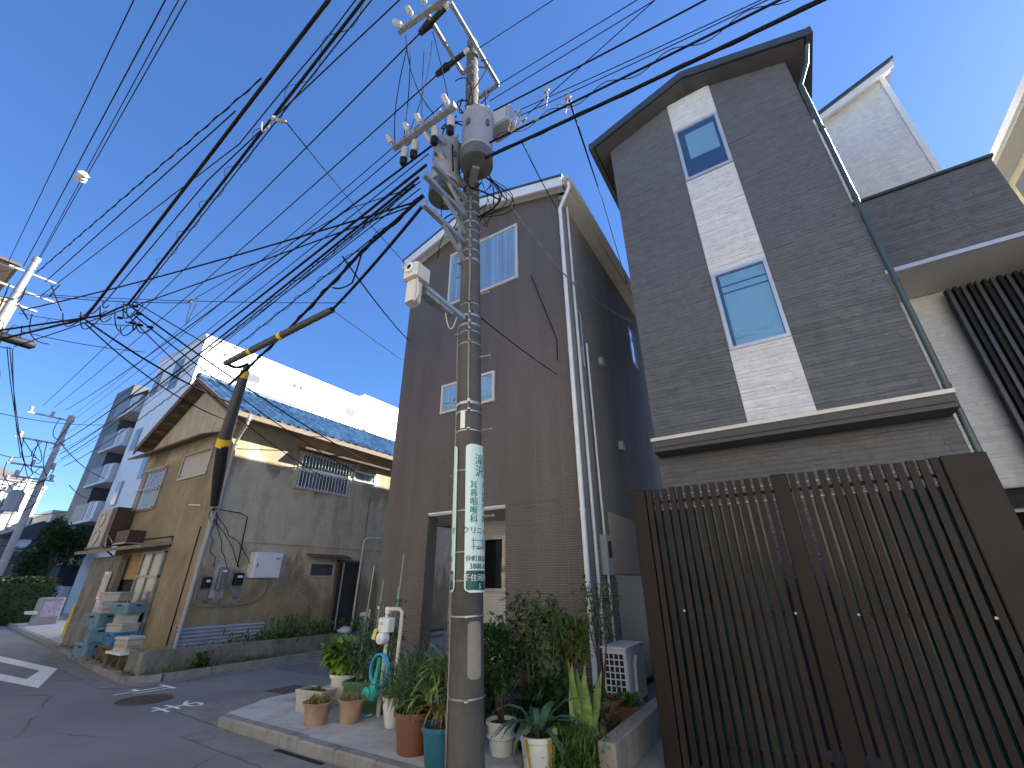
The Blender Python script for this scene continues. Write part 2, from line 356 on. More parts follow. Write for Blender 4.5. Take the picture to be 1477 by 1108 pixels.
# paved forecourt of the brown house with its kerb
slab('forecourt_paving',[(-6.72,3.78),(-1.9,3.66),(-1.9,6.32),(-7.0,6.32),(-7.05,4.5)],-.05,.10,A['conc'])
slab('grey_house_apron',[(-1.897,3.66),(6,3.5),(6,9.4),(-1.897,9.4)],-.05,.085,A['concd'])
sheet('gutter_strip',[(-6.6,3.22),(6,2.95),(6,3.4),(-1.9,3.54),(-6.62,3.63)],.006,A['concd'])
sheet('ramp_paving',[(-8.0,3.70),(-6.62,3.64),(-6.72,3.78),(-7.05,4.5),(-7.35,5.2),(-7.15,7.5),(-7.45,7.5),(-7.75,5.0)],.008,A['concd'])
ks=thing('kerb','',None,(-4,3.6,0)); ks['kind']='structure'
x=-6.64; i=0
while x<5.6:
    L=.598 if i else .5
    y0=3.635-(x+6.62)*.0190
    b=MB(); b.bevbox(x,x+L-.008,y0-.005,y0+.135,-.04,.115+.004*((i*7)%3-1),.018)
    o=b.build('kerb_stone',A['kerb'],ks); x+=L; i+=1
# dark drain slot and covers at the gutter
b=MB()
for k in range(2):
    b.box(-4.32+k*.62,-3.78+k*.62,3.30,3.56,.007,.016)
o=tag(b.build('drain_cover',A['concd']),'grey concrete drain covers in the gutter below the kerb','drain cover')
b=MB(); b.box(-5.2,-4.4,3.50,3.565,-.02,.0075); o=b.build('drain_slot',A['black']); o['kind']='structure'
# far side: kerb along the garden wall and the main road
FK=[(-10.55,12.5),(-10.5,8.6),(-10.52,4.55),(-10.75,4.12),(-13.2,4.38),(-16.4,4.82),(-22,5.5),(-29.5,6.4),(-46,8.6)]
fk=thing('far_kerb','',None,(-14,4.5,0)); fk['kind']='structure'
for (xa,ya),(xb,yb) in zip(FK,FK[1:]):
    L=math.hypot(xb-xa,yb-ya); n=max(1,round(L/.9))
    for k in range(n):
        p=(xa+(xb-xa)*k/n,ya+(yb-ya)*k/n,.04); q=(xa+(xb-xa)*(k+.985)/n,ya+(yb-ya)*(k+.985)/n,.04)
        b=MB(); b.bar(p,q,.14,.14); b.build('kerb_stone',A['kerb'],fk)
sheet('far_gutter',[(-10.44,12.5),(-10.40,8.6),(-10.42,4.4),(-10.72,4.02),(-13.2,4.28),(-16.4,4.72),(-22,5.4),(-22,5.05),(-16.4,4.38),(-13.2,3.95),(-10.6,3.68),(-10.1,4.3),(-10.08,8.6),(-10.2,12.5)],.006,A['concd'])
slab('verge_soil',[(-10.62,12.5),(-10.57,8.6),(-10.59,4.58),(-10.8,4.2),(-13.2,4.46),(-16.4,4.9),(-18.2,5.15),(-18.2,5.3),(-12,5.3),(-12,12.5)],-.05,.07,A['soil'])
slab('far_pavement',[(-18.25,5.12),(-22,5.58),(-29.5,6.48),(-46,8.68),(-46,14),(-18.25,14)],-.05,.09,A['conc'])
n_=NT('patched_asphalt'); n_.fin(n_.ramp(n_.noise(170,3,.7),[(.25,(.085,.086,.09)),(.55,(.135,.137,.143)),(.8,(.21,.21,.22))]),.85,n_.bump(n_.noise(170,3,.7),.5,.004)); A['patchasph']=n_.m
sheet('asphalt_patch',[(-9.9,6.3),(-7.5,6.3),(-7.5,7.25),(-9.9,7.2)],.003,A['patchasph'])
# road markings
mk=MB()
P=[onz(*p) for p in((-40,938),(83,965),(55,993),(-60,970))]; Q=[onz(*p) for p in((-22,950),(57,968),(38,980),(-30,966))]
mk.add([(p.x,p.y,.005) for p in P]+[(q.x,q.y,.005) for q in Q],[(i,(i+1)%4,4+(i+1)%4,4+i) for i in range(4)])
tag(mk.build('road_marking',A['paint']),'white thick outlined box painted on the main road','road marking')
def textmesh(body,size,fn,mb,align='CENTER',line=1.0):
    c=bpy.data.curves.new('lettering','FONT'); c.body=body; c.size=size; c.align_x=align; c.align_y='CENTER'; c.space_line=line; c.resolution_u=3; c.offset=0
    o=bpy.data.objects.new('lettering',c); COL.objects.link(o); bpy.context.view_layer.update()
    me=o.evaluated_get(bpy.context.evaluated_depsgraph_get()).to_mesh()
    mb.add([fn(v.co.x,v.co.y) for v in me.vertices],[tuple(p.vertices) for p in me.polygons])
    bpy.data.objects.remove(o); bpy.data.curves.remove(c)
def roadtext(ch,cx,cy,sx,sy,z,label):
    b=MB(); textmesh(ch,1,lambda u,v:(cx-u*sx,cy-v*sy,z),b)   # read from the side street
    tag(b.build('road_marking',A['paint']),label,'road marking')
roadtext('止',-9.85,4.12,.62,.9,.0055,'worn white stop character painted beside the garden wall kerb')
roadtext('ま',-8.15,3.88,.70,.72,.0055,'white rounded character painted beside the rusty manhole cover')
m=onz(208,1010); b=MB(); b.lathe([(.36,.004),(.355,.012),(.33,.013),(.325,.008),(.0,.008)],(m.x,m.y,0),32)
for k in range(5):
    for j in range(5):
        px,py=m.x+(k-2)*.11,m.y+(j-2)*.11
        if math.hypot(px-m.x,py-m.y)<.29:b.box(px-.035,px+.035,py-.035,py+.035,.008,.013)
tag(b.build('manhole_cover',A['iron']),'round rusty manhole cover in the side street mouth','manhole cover')
b=MB(); b.box(-8.0,-7.35,5.05,5.6,.004,.010); b.box(-7.98,-7.37,5.07,5.58,.010,.013); tag(b.build('utility_cover',A['iron']),'square dark utility cover in the asphalt of the side street','cover')
# ------------------------------------------------------------ window builder (wall facing -Y at y, or facing +X at x)
def window(parent,face,a0,a1,z0,z1,w,frame,pane,back,ft=.05,mull=(),rail=(),depth=.08,sub='window',proud=.045):
    """a: x range for 'y' faces, y range for 'x' faces. w: wall plane. Outward is -y or +x."""
    s=-1 if face=='y' else 1
    def bx(b,p0,p1,q0,q1,d0,d1):
        lo,hi=sorted((w+s*d0,w+s*d1))
        if face=='y': b.box(p0,p1,lo,hi,q0,q1)
        else: b.box(lo,hi,p0,p1,q0,q1)
    f=MB(); 
    bx(f,a0,a1,z0,z0+ft,-depth,proud); bx(f,a0,a1,z1-ft,z1,-depth,proud); bx(f,a0,a0+ft,z0+ft,z1-ft,-depth,proud-.003); bx(f,a1-ft,a1,z0+ft,z1-ft,-depth,proud-.003)
    for m_ in mull: bx(f,m_-ft*.4,m_+ft*.4,z0+ft,z1-ft,-depth*.8,proud*.3)
    for r_ in rail: bx(f,a0+ft,a1-ft,r_-ft*.3,r_+ft*.3,-depth*.8,proud*.2)
    fo=f.build(sub,frame,parent)
    g=MB(); bx(g,a0+ft*.9,a1-ft*.9,z0+ft*.9,z1-ft*.9,.017,.021); g.build('pane',pane,fo)
    if back is not None:
        g=MB(); bx(g,a0+ft*.5,a1-ft*.5,z0+ft*.5,z1-ft*.5,.003,.008); g.build('curtain',back,fo)
    return fo
# ------------------------------------------------------------ brown house
BX0,BX1,BY,BYE=-6.98,-2.68,6.3,20.0
bh=thing('brown_house','narrow three-storey house in dark brown ribbed siding with cream roof trim and corner porch','house',(-4.8,9,.1))
rz=lambda x:(9.33+.335*(x+7.05)) if x<-4.65 else (10.13-.30*(x+4.65))
b=MB(); b.prism([(BX0,2.8),(BX1,2.8),(BX1,rz(BX1)-.05),(-4.65,rz(-4.65)-.05),(BX0,rz(BX0)-.05)],'y',BY,BYE)
b.build('upper_wall',A['brown'],bh)
b=MB(); b.box(BX1+.001,BX1+.012,BY+.05,BYE,.24,rz(BX1)-.06); b.build('haze_skin',A['brownhaze'],bh)  # thin added skin: flare haze painted over the brown side wall
b=MB(); b.box(BX0,-5.82,BY,BY+.27,.24,2.797); b.build('porch_pier',A['brown'],bh)
b=MB(); b.box(-4.07,BX1,BY,7.6,.24,2.797); b.build('front_wall',A['brown'],bh)
b=MB(); b.box(-6.3,-4.073,7.6,7.8,.24,2.797); b.build('porch_wall',A['cream'],bh)
b=MB(); b.box(-6.297,BX1,7.803,BYE,.24,2.797); b.build('lower_wall',A['brown'],bh)
b=MB(); b.box(BX0+.02,-5.84,BY+.02,BY+.25,.05,.24); b.box(-4.05,BX1-.02,BY+.02,7.58,.05,.24); b.box(-6.28,BX1-.022,7.62,BYE-.02,.05,.24); b.build('foundation',A['concd'],bh)
b=MB(); b.box(BX0+.01,-4.075,BY+.01,7.598,2.76,2.7985); b.build('porch_ceiling',A['rsoff'],bh)
b=MB(); b.box(-5.82,-4.07,BY-.012,BY+.02,2.79,2.815); b.build('porch_flashing',A['whtrim'],bh)
window(bh,'y',-5.45,-4.45,1.45,2.45,7.6,A['alu'],A['glassd'],A['room'],.05,(-4.95,))
window(bh,'y',-5.69,-3.73,7.54,9.10,BY,A['trim'],A['glass'],A['curt'],.055,(-4.7,),depth=.09)
window(bh,'y',-5.68,-4.31,4.80,5.46,BY,A['trim'],A['glass'],A['curt'],.05,(-5.0,),depth=.09)
for xx,z0 in((-6.35,2.82),(-5.2,5.6),(-3.45,.26),(-2.95,.26)):
    b=MB(); b.box(xx-.004,xx+.004,BY-.0025,BY+.002,z0,rz(xx)-.12); b.build('seal_joint',A['sealant'],bh)
# roof: two slabs, barge boards, gutters
def slope(b,xa,xb,za,zb,y0,y1,t): b.prism([(xa,za),(xb,zb),(xb,zb+t),(xa,za+t)],'y',y0,y1)
b=MB(); slope(b,-7.12,-4.65,rz(-7.12)+.03,rz(-4.65)+.03,5.98,20.3,.07); slope(b,-4.65,-2.42,rz(-4.65)+.03,rz(-2.42)+.03,5.98,20.3,.07); b.build('roof',A['dkroof'],bh)
b=MB(); slope(b,-7.10,-4.65,rz(-7.10)-.22,rz(-4.65)-.22,5.99,6.04,.27); slope(b,-4.65,-2.44,rz(-4.65)-.22,rz(-2.44)-.22,5.99,6.04,.27)
b.box(-7.13,-7.07,5.99,20.28,rz(-7.1)-.15,rz(-7.1)+.02); b.build('barge_board',A['whtrim'],bh)
b=MB(); slope(b,-7.07,-4.65,rz(-7.07)-.10,rz(-4.65)-.10,6.04,6.299,.02); slope(b,-4.65,-2.5,rz(-4.65)-.10,rz(-2.5)-.10,6.04,6.299,.02); b.build('front_soffit',A['whtrim'],bh)
zr=rz(-2.44)
b=MB(); b.box(-2.679,-2.42,6.305,20.28,zr-.17,zr-.15); b.box(-2.44,-2.405,6.05,20.28,zr-.15,zr+.02); b.build('eave_board',A['trim'],bh)
b=MB(); b.prism([(-2.40,zr-.10),(-2.28,zr-.10),(-2.27,zr+.01),(-2.285,zr+.01),(-2.295,zr-.085),(-2.385,zr-.085),(-2.39,zr+.01),(-2.40,zr+.01)],'y',5.99,20.28); b.build('gutter',A['trim'],bh)
b=MB(); b.tube([(-2.34,6.12,zr-.09),(-2.34,6.13,zr-.22),(-2.52,6.2,zr-.45),(-2.62,6.22,zr-.6),(-2.62,6.22,.3)],.04,10); 
for z in(1.2,2.6,4.0,5.4,6.8,8.2): b.lathe([(.047,-.02),(.047,.02)],(-2.62,6.22,z),10)
b.build('downpipe',A['whtrim'],bh,True,40)
b=MB(); b.tube([(-2.62,6.62,zr-.2),(-2.62,6.62,.3)],.028,8); b.tube([(-2.60,7.0,5.9),(-2.60,7.0,.4)],.02,8); b.build('service_pipe',A['whtrim'],bh,True,40)
# openings and fittings on the narrow side passage wall
b=MB(); b.box(-2.70,-2.66,7.45,10.2,1.72,2.72); b.build('side_panel',A['pink'],bh)
b=MB(); b.box(-2.70,-2.655,7.55,10.2,.12,1.66); b.box(-2.70,-2.645,7.5,10.25,1.66,1.70); b.build('side_door_panel',A['greyp'],bh)
window(bh,'x',10.6,11.1,7.1,8.3,BX1,A['alu'],A['glass'],A['room'],.05)
window(bh,'x',6.75,6.95,5.35,6.6,BX1,A['alu'],A['glassd'],A['room'],.03)
for (y,z) in((8.6,4.2),(7.9,5.9)):
    b=MB(); b.prism([(y-.09,z-.09),(y+.09,z-.09),(y+.09,z+.06),(y+.05,z+.1),(y-.05,z+.1),(y-.09,z+.06)],'x',BX1,BX1+.09); b.build('vent_hood',A['alu'],bh)
b=MB(); b.box(-2.68,-2.56,6.95,7.2,1.7,2.3); mo=b.build('meter_box',A['greyp'],bh); b=MB(); b.box(-2.56,-2.553,7.0,7.15,1.95,2.2); b.build('meter_dial',A['glassd'],mo)
for k,(xx,m_) in enumerate(((-6.98+.05,'whtrim'),(-6.98+.13,'plateg'),(-6.98+.19,'plateg'))):
    b=MB(); b.box(xx,xx+.05,BY-.008,BY+.01,1.17,1.22); b.build('number_plate',A[m_],bh)
# rack inside the porch
rk=thing('metal_rack','low grey metal shoe rack inside the corner porch of the brown house','rack',(-5.6,7.3,.1))
for sx in(-5.95,-5.45):
    for sy in(7.1,7.45): b=MB(); b.tube([(sx,sy,.1),(sx,sy,.95)],.012,6); b.build('post',A['dsteel'],rk)
for z in(.25,.48,.7,.92): b=MB(); b.box(-5.97,-5.43,7.08,7.47,z,z+.02); b.build('shelf',A['dsteel'],rk)
# ------------------------------------------------------------ grey house with ledgestone cladding
GX0,GX1,GY,GYE=-1.43,1.83,6.4,14.
gh=thing('grey_house','tall narrow house clad in charcoal stone-look siding with a white central strip','house',(.2,9,.085))
gz=lambda x:10.68-.345*abs(x-.22)
b=MB(); b.prism([(GX0,.05),(GX1,.05),(GX1,gz(GX1)-.08),(.22,gz(.22)-.08),(GX0,gz(GX0)-.08)],'y',GY,GYE); b.build('wall',A['joint'],gh)
b=MB(); b.box(-.17,.63,GY-.006,GY+.02,3.52,10.35); b.build('strip_backing',A['jointw'],gh)
STV=[]
for k in range(10):
    b=MB(); rr=random.Random(k); nx,nz=3,2; g=[]
    for j in range(nz+1):
        for i in range(nx+1):
            e=(i in(0,nx)) or (j in(0,nz)); g.append((i/nx-.5 if i not in(1,2) else i/nx-.5+rr.uniform(-.08,.08),-(.55 if e else 1)*(.7+.3*rr.random()),j/nz+(rr.uniform(-.15,.15) if j==1 else 0)))
    V=list(g); F=[]; w_=nx+1
    for j in range(nz):
        for i in range(nx): F.append((j*w_+i,j*w_+i+1,(j+1)*w_+i+1,(j+1)*w_+i))
    ring=[i for i in range(w_)]+[w_*j+nx for j in range(1,nz+1)]+[w_*nz+i for i in range(nx-1,-1,-1)]+[w_*j for j in range(nz-1,0,-1)]
    n0=len(V); V+=[(g[i][0],0.02,g[i][2]) for i in ring]
    for i in range(len(ring)): F.append((ring[i],n0+i,n0+(i+1)%len(ring),ring[(i+1)%len(ring)]))
    STV.append((V,F))
def stonemesh(m):
    out=[]
    for k,(V,F) in enumerate(STV):
        me=bpy.data.meshes.new('stone'); me.from_pydata(V,[],F); me.materials.append(m); out.append(me)
    return out
def ledge(parent,x0,x1,z0,z1,y,m,nparts,top=None,hmin=.045,hmax=.072,lmin=.18,lmax=.7,th=.022,seed=1,solid=None,name='stone'):
    rr=random.Random(seed); st=[]; z=z0
    while z<z1-.02:
        h=min(rr.uniform(hmin,hmax),z1-z); x=x0
        while x<x1-.01:
            L=rr.uniform(lmin,lmax)
            if x1-x-L<lmin*.7: L=x1-x
            xc=x+L/2
            ok=(top is None or z+h<min(top(x),top(x+L))) and not any(a<xc<b_ and c-.02<z and z+h<d+.02 for a,b_,c,d in(solid or ()))
            if ok: st.append((xc,z,L,h,rr.randrange(10),rr.uniform(.7,1.25)))
            elif top is not None and z<max(top(x),top(x+L)) and not any(a<xc<b_ and c-.02<z and z+h<d+.02 for a,b_,c,d in(solid or ())):
                k=max(1,int(L/.14))
                for q in range(k):
                    xm=x+L*(q+.5)/k; hh=min(h,top(xm)+.09-z)
                    if hh>.015: st.append((xm,z,L/k+.006,hh,rr.randrange(10),.9))
            x+=L
        z+=h
    ms=stonemesh(m); rest=MB()
    for i,(xc,z,L,h,k,t) in enumerate(st):
        if i<nparts: inst(name,ms[k],(xc,y,z+.002),parent,(L-.003,th*t,h-.0035))
        else:
            V,F=STV[k]; rest.add([(xc+v[0]*(L-.003),y+v[1]*th*t,z+.002+v[2]*(h-.0035)) for v in V],F)
    if rest.v:
        o=rest.build('stone_cladding',m,parent); o['kind']='stuff'
    return len(st)
gt=lambda x:gz(x)-.13
n1=ledge(gh,GX0,-.172,3.5,10.4,GY,A['stoned'],70,gt,seed=2)
n2=ledge(gh,.632,GX1,3.5,10.4,GY,A['stoned'],110,gt,seed=3)
n3=ledge(gh,GX0,GX1,1.6,3.22,GY,A['stoned'],115,None,seed=4)
n4=ledge(gh,-.168,.628,3.52,10.45,GY-.008,A['stonew'],120,gt,seed=5,th=.03,solid=[(-.17,.63,8.22,9.62),(-.17,.63,4.66,6.1)],name='white_stone')
GW=[(-.155,.615,8.24,9.60,A['blind']),(-.155,.625,4.68,6.08,A['blind'])]
for a0,a1,z0,z1,bk in GW:
    wo=window(gh,'y',a0,a1,z0,z1,GY-.02,A['alu'],A['glass'],None,.05,(),(),depth=.02,proud=.035)
    b=MB(); b.box(a0+.03,a1-.03,GY-.012,GY-.0085,z0+.03,z1-.03); b.build('interior',A['room'],wo)
    if z0>7:
        b=MB(); b.box(a0+.16,a1-.10,GY-.018,GY-.0135,z0+.5,z1-.18); b.build('sky_tinted_blind',bk,wo)
    else:
        b=MB(); b.box(a0+.10,a1-.06,GY-.018,GY-.0135,z0+.06,z1-.42); b.box(a0+.10,a1-.06,GY-.018,GY-.0135,z1-.39,z1-.29); b.box(a0+.10,a1-.06,GY-.018,GY-.0135,z1-.26,z1-.08); b.build('sky_tinted_blind',bk,wo)
b=MB(); b.box(GX0+.03,GX1-.02,6.02,GY-.001,3.25,3.40); b.build('canopy',A['dksof'],gh)
b=MB(); b.box(GX0+.02,GX1-.01,6.0,GY-.001,3.403,3.45); b.build('canopy_flashing',A['trim'],gh)
b=MB(); b.box(GX0+.05,GX1-.04,6.01,6.017,3.30,3.31); b.build('canopy_groove',A['room'],gh)
b=MB(); slope(b,-1.68,.22,gz(-1.68)-.02,gz(.22)-.02,6.05,14.4,.09); slope(b,.22,2.12,gz(.22)-.02,gz(2.12)-.02,6.05,14.4,.09); b.build('roof',A['dkroof'],gh)
b=MB(); slope(b,-1.66,.22,gz(-1.66)-.12,gz(.22)-.12,6.08,14.38,.02); slope(b,.22,2.10,gz(.22)-.12,gz(2.10)-.12,6.08,14.38,.02); b.build('soffit',A['dksof'],gh)
b=MB()
for s_ in(-1,1):
    xe=.22+s_*1.9
    slope(b,*(sorted((xe,.22))),*((gz(xe)-.12,gz(.22)-.12) if s_<0 else (gz(.22)-.12,gz(xe)-.12)),6.02,6.05,.17)
    b.box(*sorted((xe,xe+s_*.1)),6.02,14.4,gz(xe)-.14,gz(xe)+.04)
b.build('barge_board',A['dkroof'],gh)
b=MB(); b.tube([(2.12,6.15,gz(2.1)-.2),(2.05,6.3,gz(2.1)-.45),(1.88,6.36,gz(2.1)-.8),(1.88,6.36,.1)],.034,10)
for z in(2.2,3.6,5.1,6.6,8.1): b.lathe([(.042,-.025),(.042,.025)],(1.88,6.36,z),10)
b.build('downpipe',mat('dark_green_pipe',(.05,.075,.075),.35,.1,5),gh,True,40)
# ------------------------------------------------------------ slatted gate in front of the grey house
fe=thing('slatted_gate','dark brown vertical slat screen gate in front of the charcoal stone house','gate',(0,4.8,.09))
FY=4.8
for x0,x1 in((-1.42,-1.27),(-.06,.08),(1.17,1.45)):
    b=MB(); b.bevbox(x0,x1,FY-.03,FY+.09,.085,2.52,.008); b.build('post',A['fence'],fe)
b=MB(); b.box(-.026,.026,-.02,.02,0,2.4); sm=b.build('slat',A['fence'],fe); sl_me=sm.data; bpy.data.objects.remove(sm)
for x0,x1,n in((-1.27,-.06,15),(.08,1.17,14)):
    for k in range(n):
        xx=x0+(x1-x0)*(k+.5)/n+random.uniform(-.002,.002)
        inst('slat',sl_me,(xx,FY+random.uniform(-.003,.003),.11+random.uniform(-.006,.006)),fe,(1,1,1),(random.uniform(-.0015,.0015),random.uniform(-.0016,.0016),random.uniform(-.03,.03)))
for x0,x1 in((-1.268,-.062),(.082,1.168)):
    for z in(.3,1.33,2.36): b=MB(); b.box(x0,x1,FY+.026,FY+.05,z,z+.03); b.build('rail',A['fence'],fe)
    for z in(2.30,2.44): b=MB(); b.box(x0,x1,FY+.07,FY+.085,z,z+.012); b.build('edge_strip',A['alu'],fe)
    g0,g1=(x0,x1-.10) if x0<-.5 else (x0+.10,x1)
    b=MB(); b.box(g0,g1,FY+.06,FY+.066,.15,2.29); b.build('backing_panel',A['teal'],fe)
    for xx in((x0+.22),(x1-.07)):
        for z in(1.345,): b=MB(); b.lathe([(.011,0),(.011,.006),(.0,.009)],(xx,FY-.021,z),10,Vector((0,-1,0))); b.build('bolt',A['dsteel'],fe)
b=MB(); b.bevbox(-1.86,-1.70,4.35,6.2,.05,.345,.01)
tag(b.build('low_wall',A['block']),'low grey concrete boundary wall beside the slatted gate post','wall')
# something stored behind the gate, seen through the gap by the middle post
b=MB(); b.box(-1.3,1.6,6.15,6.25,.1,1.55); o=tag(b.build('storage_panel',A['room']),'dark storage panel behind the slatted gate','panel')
# ------------------------------------------------------------ right-hand neighbour: white and charcoal house with balcony
rh=thing('balcony_house','white stone-look house with projecting charcoal balcony box and carport','house',(3.2,10,.085))
WY=9.0
rt=lambda x:10.95+.42*(x-2.7)
b=MB(); b.prism([(1.95,2.78),(3.95,2.78),(3.95,rt(3.95)),(1.95,rt(1.95))],'y',WY,14); b.box(3.953,4.6,WY+.1,14,2.78,8.4); b.build('wall',A['jointw'],rh)
ledge(rh,1.97,3.95,2.8,6.1,WY,A['stonew'],110,None,seed=11,name='white_stone')
ledge(rh,2.3,3.93,7.6,11.4,WY,A['stonew'],60,lambda x:rt(x)-.1,seed=12,name='white_stone')
b=MB(); b.box(2.25,4.04,7.95,WY-.03,6.14,7.66); b.build('balcony_box',A['joint'],rh)
ledge(rh,2.25,4.04,6.16,7.64,7.95,A['stoned'],90,None,seed=13)
b=MB(); b.box(2.2,4.07,7.9,WY-.03,7.663,7.71); b.build('balcony_coping',A['dkroof'],rh)
b=MB(); b.box(2.2,4.6,7.9,WY-.03,6.085,6.137); b.build('balcony_soffit',A['rsoff'],rh)
b=MB(); b.box(2.2,4.6,7.86,7.897,6.08,6.15); b.build('soffit_trim',A['alu'],rh)
b=MB(); b.prism([(1.8,rt(1.8)+.02),(4.12,rt(4.12)+.02),(4.12,rt(4.12)+.10),(1.8,rt(1.8)+.10)],'y',8.7,14.2); b.build('roof',A['dkroof'],rh)
b=MB(); b.prism([(1.8,rt(1.8)-.14),(4.08,rt(4.08)-.14),(4.08,rt(4.08)+.015),(1.8,rt(1.8)+.015)],'y',8.74,8.78); b.prism([(1.8,rt(1.8)-.02),(4.08,rt(4.08)-.02),(4.08,rt(4.08)+.012),(1.8,rt(1.8)+.012)],'y',8.785,8.998); b.build('barge_board',A['whtrim'],rh)
b=MB(); b.box(3.86,3.955,WY-.04,WY-.001,7.7,rt(3.9)-.02); b.build('corner_trim',A['whtrim'],rh)
for k in range(16):
    xx=3.10+k*.088
    b=MB(); b.box(xx,xx+.045,WY-.30,WY-.22,2.7,5.98); b.build('louvre_slat',A['fence'] if k%2 else A['dkroof'],rh)
b=MB(); b.box(3.08,4.55,WY-.215,WY-.19,2.7,5.98); b.build('louvre_backing',A['room'],rh)
b=MB(); b.tube([(4.15,8.2,6.08),(4.15,8.25,5.9),(4.25,8.4,5.7),(4.25,8.4,.1)],.045,10); b.build('downpipe',A['whtrim'],rh,True,40)
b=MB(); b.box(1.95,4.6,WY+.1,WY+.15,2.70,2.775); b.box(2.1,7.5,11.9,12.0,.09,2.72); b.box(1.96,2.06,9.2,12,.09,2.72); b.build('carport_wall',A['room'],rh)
# ------------------------------------------------------------ far right: yellow rendered house
yh=thing('yellow_house','pale yellow rendered house with broad grey eave beyond the balcony house','house',(8,10,.085))
b=MB(); b.box(6.0,10,6.0,14,.05,9.75); b.build('wall',A['yrender'],yh)
b=MB(); b.box(5.6,10.3,5.6,14.4,9.753,9.80); b.build('soffit',A['rsoff'],yh)
b=MB(); b.box(5.55,10.4,5.5,14.5,9.803,10.0); b.build('eave_fascia',A['whtrim'],yh)
b=MB(); b.box(5.96,5.995,10.9,11.6,8.9,9.5); wf=b.build('window',A['frmd'],yh); b=MB(); b.box(5.95,5.958,10.97,11.53,8.97,9.43); b.build('pane',A['frost'],wf)
# ------------------------------------------------------------ old stucco house with blue tiles
SX0,SX1,SYF,SYE=-17.2,-12.0,5.24,17.0
bg_=thing('stucco_house','old two-storey house of stained ochre and grey stucco with blue tiled roof','house',(-14.4,9,.07))
b=MB(); b.prism([(SX0,.05),(SX1,.05),(SX1,5.78),(-14.45,7.2),(SX0,5.6)],'y',SYF,SYE); b.build('wall',A['stucco'],bg_)
ez=lambda x:7.42-.58*abs(x+14.45)
b=MB(); slope(b,-17.5,-14.45,ez(-17.5)-.08,ez(-14.45)-.08,4.9,SYE+.3,.05); slope(b,-14.45,-11.6,ez(-14.45)-.08,ez(-11.6)-.08,4.9,SYE+.3,.05); b.build('roof_deck',A['wood'],bg_)
b=MB(); slope(b,-17.5,-14.45,ez(-17.5)-.2,ez(-14.45)-.2,4.86,4.9,.2); slope(b,-14.45,-11.6,ez(-14.45)-.2,ez(-11.6)-.2,4.86,4.9,.2); b.build('barge_board',A['wood'],bg_)
for k in range(9):
    xx=-17.3+k*.38
    b=MB(); b.box(xx-.04,xx+.04,4.92,SYF-.002,ez(xx)-.19,ez(xx)-.085); b.build('purlin_end',A['wood'],bg_)
for k in range(19):
    y=5.5+k*.6; b=MB(); b.bar((-11.99,y,ez(-12)-.13),(-11.63,y,ez(-11.63)-.13),.06,.07); b.build('rafter_end',A['wood'],bg_)
# pantiles
tw,tl=.30,.26; V=[];F=[]; ns=7
for j in range(2):
    for i in range(ns):
        u=i/(ns-1); V.append((j*tl*1.12,u*tw,.05*math.sin(u*2*math.pi-.6)+.02*(1-j)+.0))
for i in range(ns-1): F.append((i,i+1,ns+i+1,ns+i))
for i in range(ns): V.append((tl*1.12,i/(ns-1)*tw,.05*math.sin(i/(ns-1)*2*math.pi-.6)-.035))
for i in range(ns-1): F.append((ns+i,ns+i+1,2*ns+i+1,2*ns+i))
TV=[]
for k in range(3):
    me=bpy.data.meshes.new('roof_tile'); rr=random.Random(k); me.from_pydata([(x,y,z+rr.uniform(-.004,.004)) for x,y,z in V],[],F); me.materials.append(A['bluetile']); me.polygons.foreach_set('use_smooth',[True]*len(me.polygons)); me.set_sharp_from_angle(angle=R(40)); TV.append(me)
al=math.atan(.58); rest=MB(); cnt=0
rowsn=int(3.34/tl)
for c in range(int((SYE+.2-4.9)/tw)):
    for r in range(rowsn):
        s=.04+r*tl; x=-14.45+s*math.cos(al); z=7.42-s*math.sin(al)+.0; y=4.88+c*tw
        if cnt<290:
            o=inst('roof_tile',TV[(c*5+r*3)%3],(x,y,z+.012+random.uniform(-.004,.004)),bg_,(1,1,1),(0,al,0)); cnt+=1
        else:
            ca,sa=math.cos(al),math.sin(al)
            rest.add([(x+v[0]*ca+v[2]*sa,y+v[1],z+.012-v[0]*sa+v[2]*ca) for v in V],F)
o=rest.build('roof_tiles',A['bluetile'],bg_); o['kind']='stuff'
b=MB(); slope(b,-17.52,-14.45,ez(-17.52)-.02,ez(-14.45)-.02,4.87,SYE+.3,.05); b.build('rear_roof',A['bluetile'],bg_)
b=MB(); b.tube([(-14.45,4.84,7.47),(-14.45,SYE+.3,7.47)],.10,10); 
for k in range(30): b.lathe([(.112,-.02),(.112,.02)],(-14.45,4.9+k*.3,7.47),10,Vector((0,1,0)))
b.build('ridge_tiles',A['bluetile'],bg_,True,40)
b=MB(); b.prism([(-11.60,5.60),(-11.51,5.60),(-11.50,5.68),(-11.61,5.68)],'y',4.88,SYE+.3); b.build('gutter',A['frmd'],bg_)
b=MB(); b.tube([(-11.55,5.3,5.62),(-11.55,5.3,5.45),(-11.85,5.33,5.2),(-11.93,5.33,5.0),(-11.93,5.33,3.2)],.04,8); b.lathe([(.06,-.06),(.07,.08)],(-11.55,5.3,5.6),10); b.build('downpipe',A['gwire'],bg_,True,40)
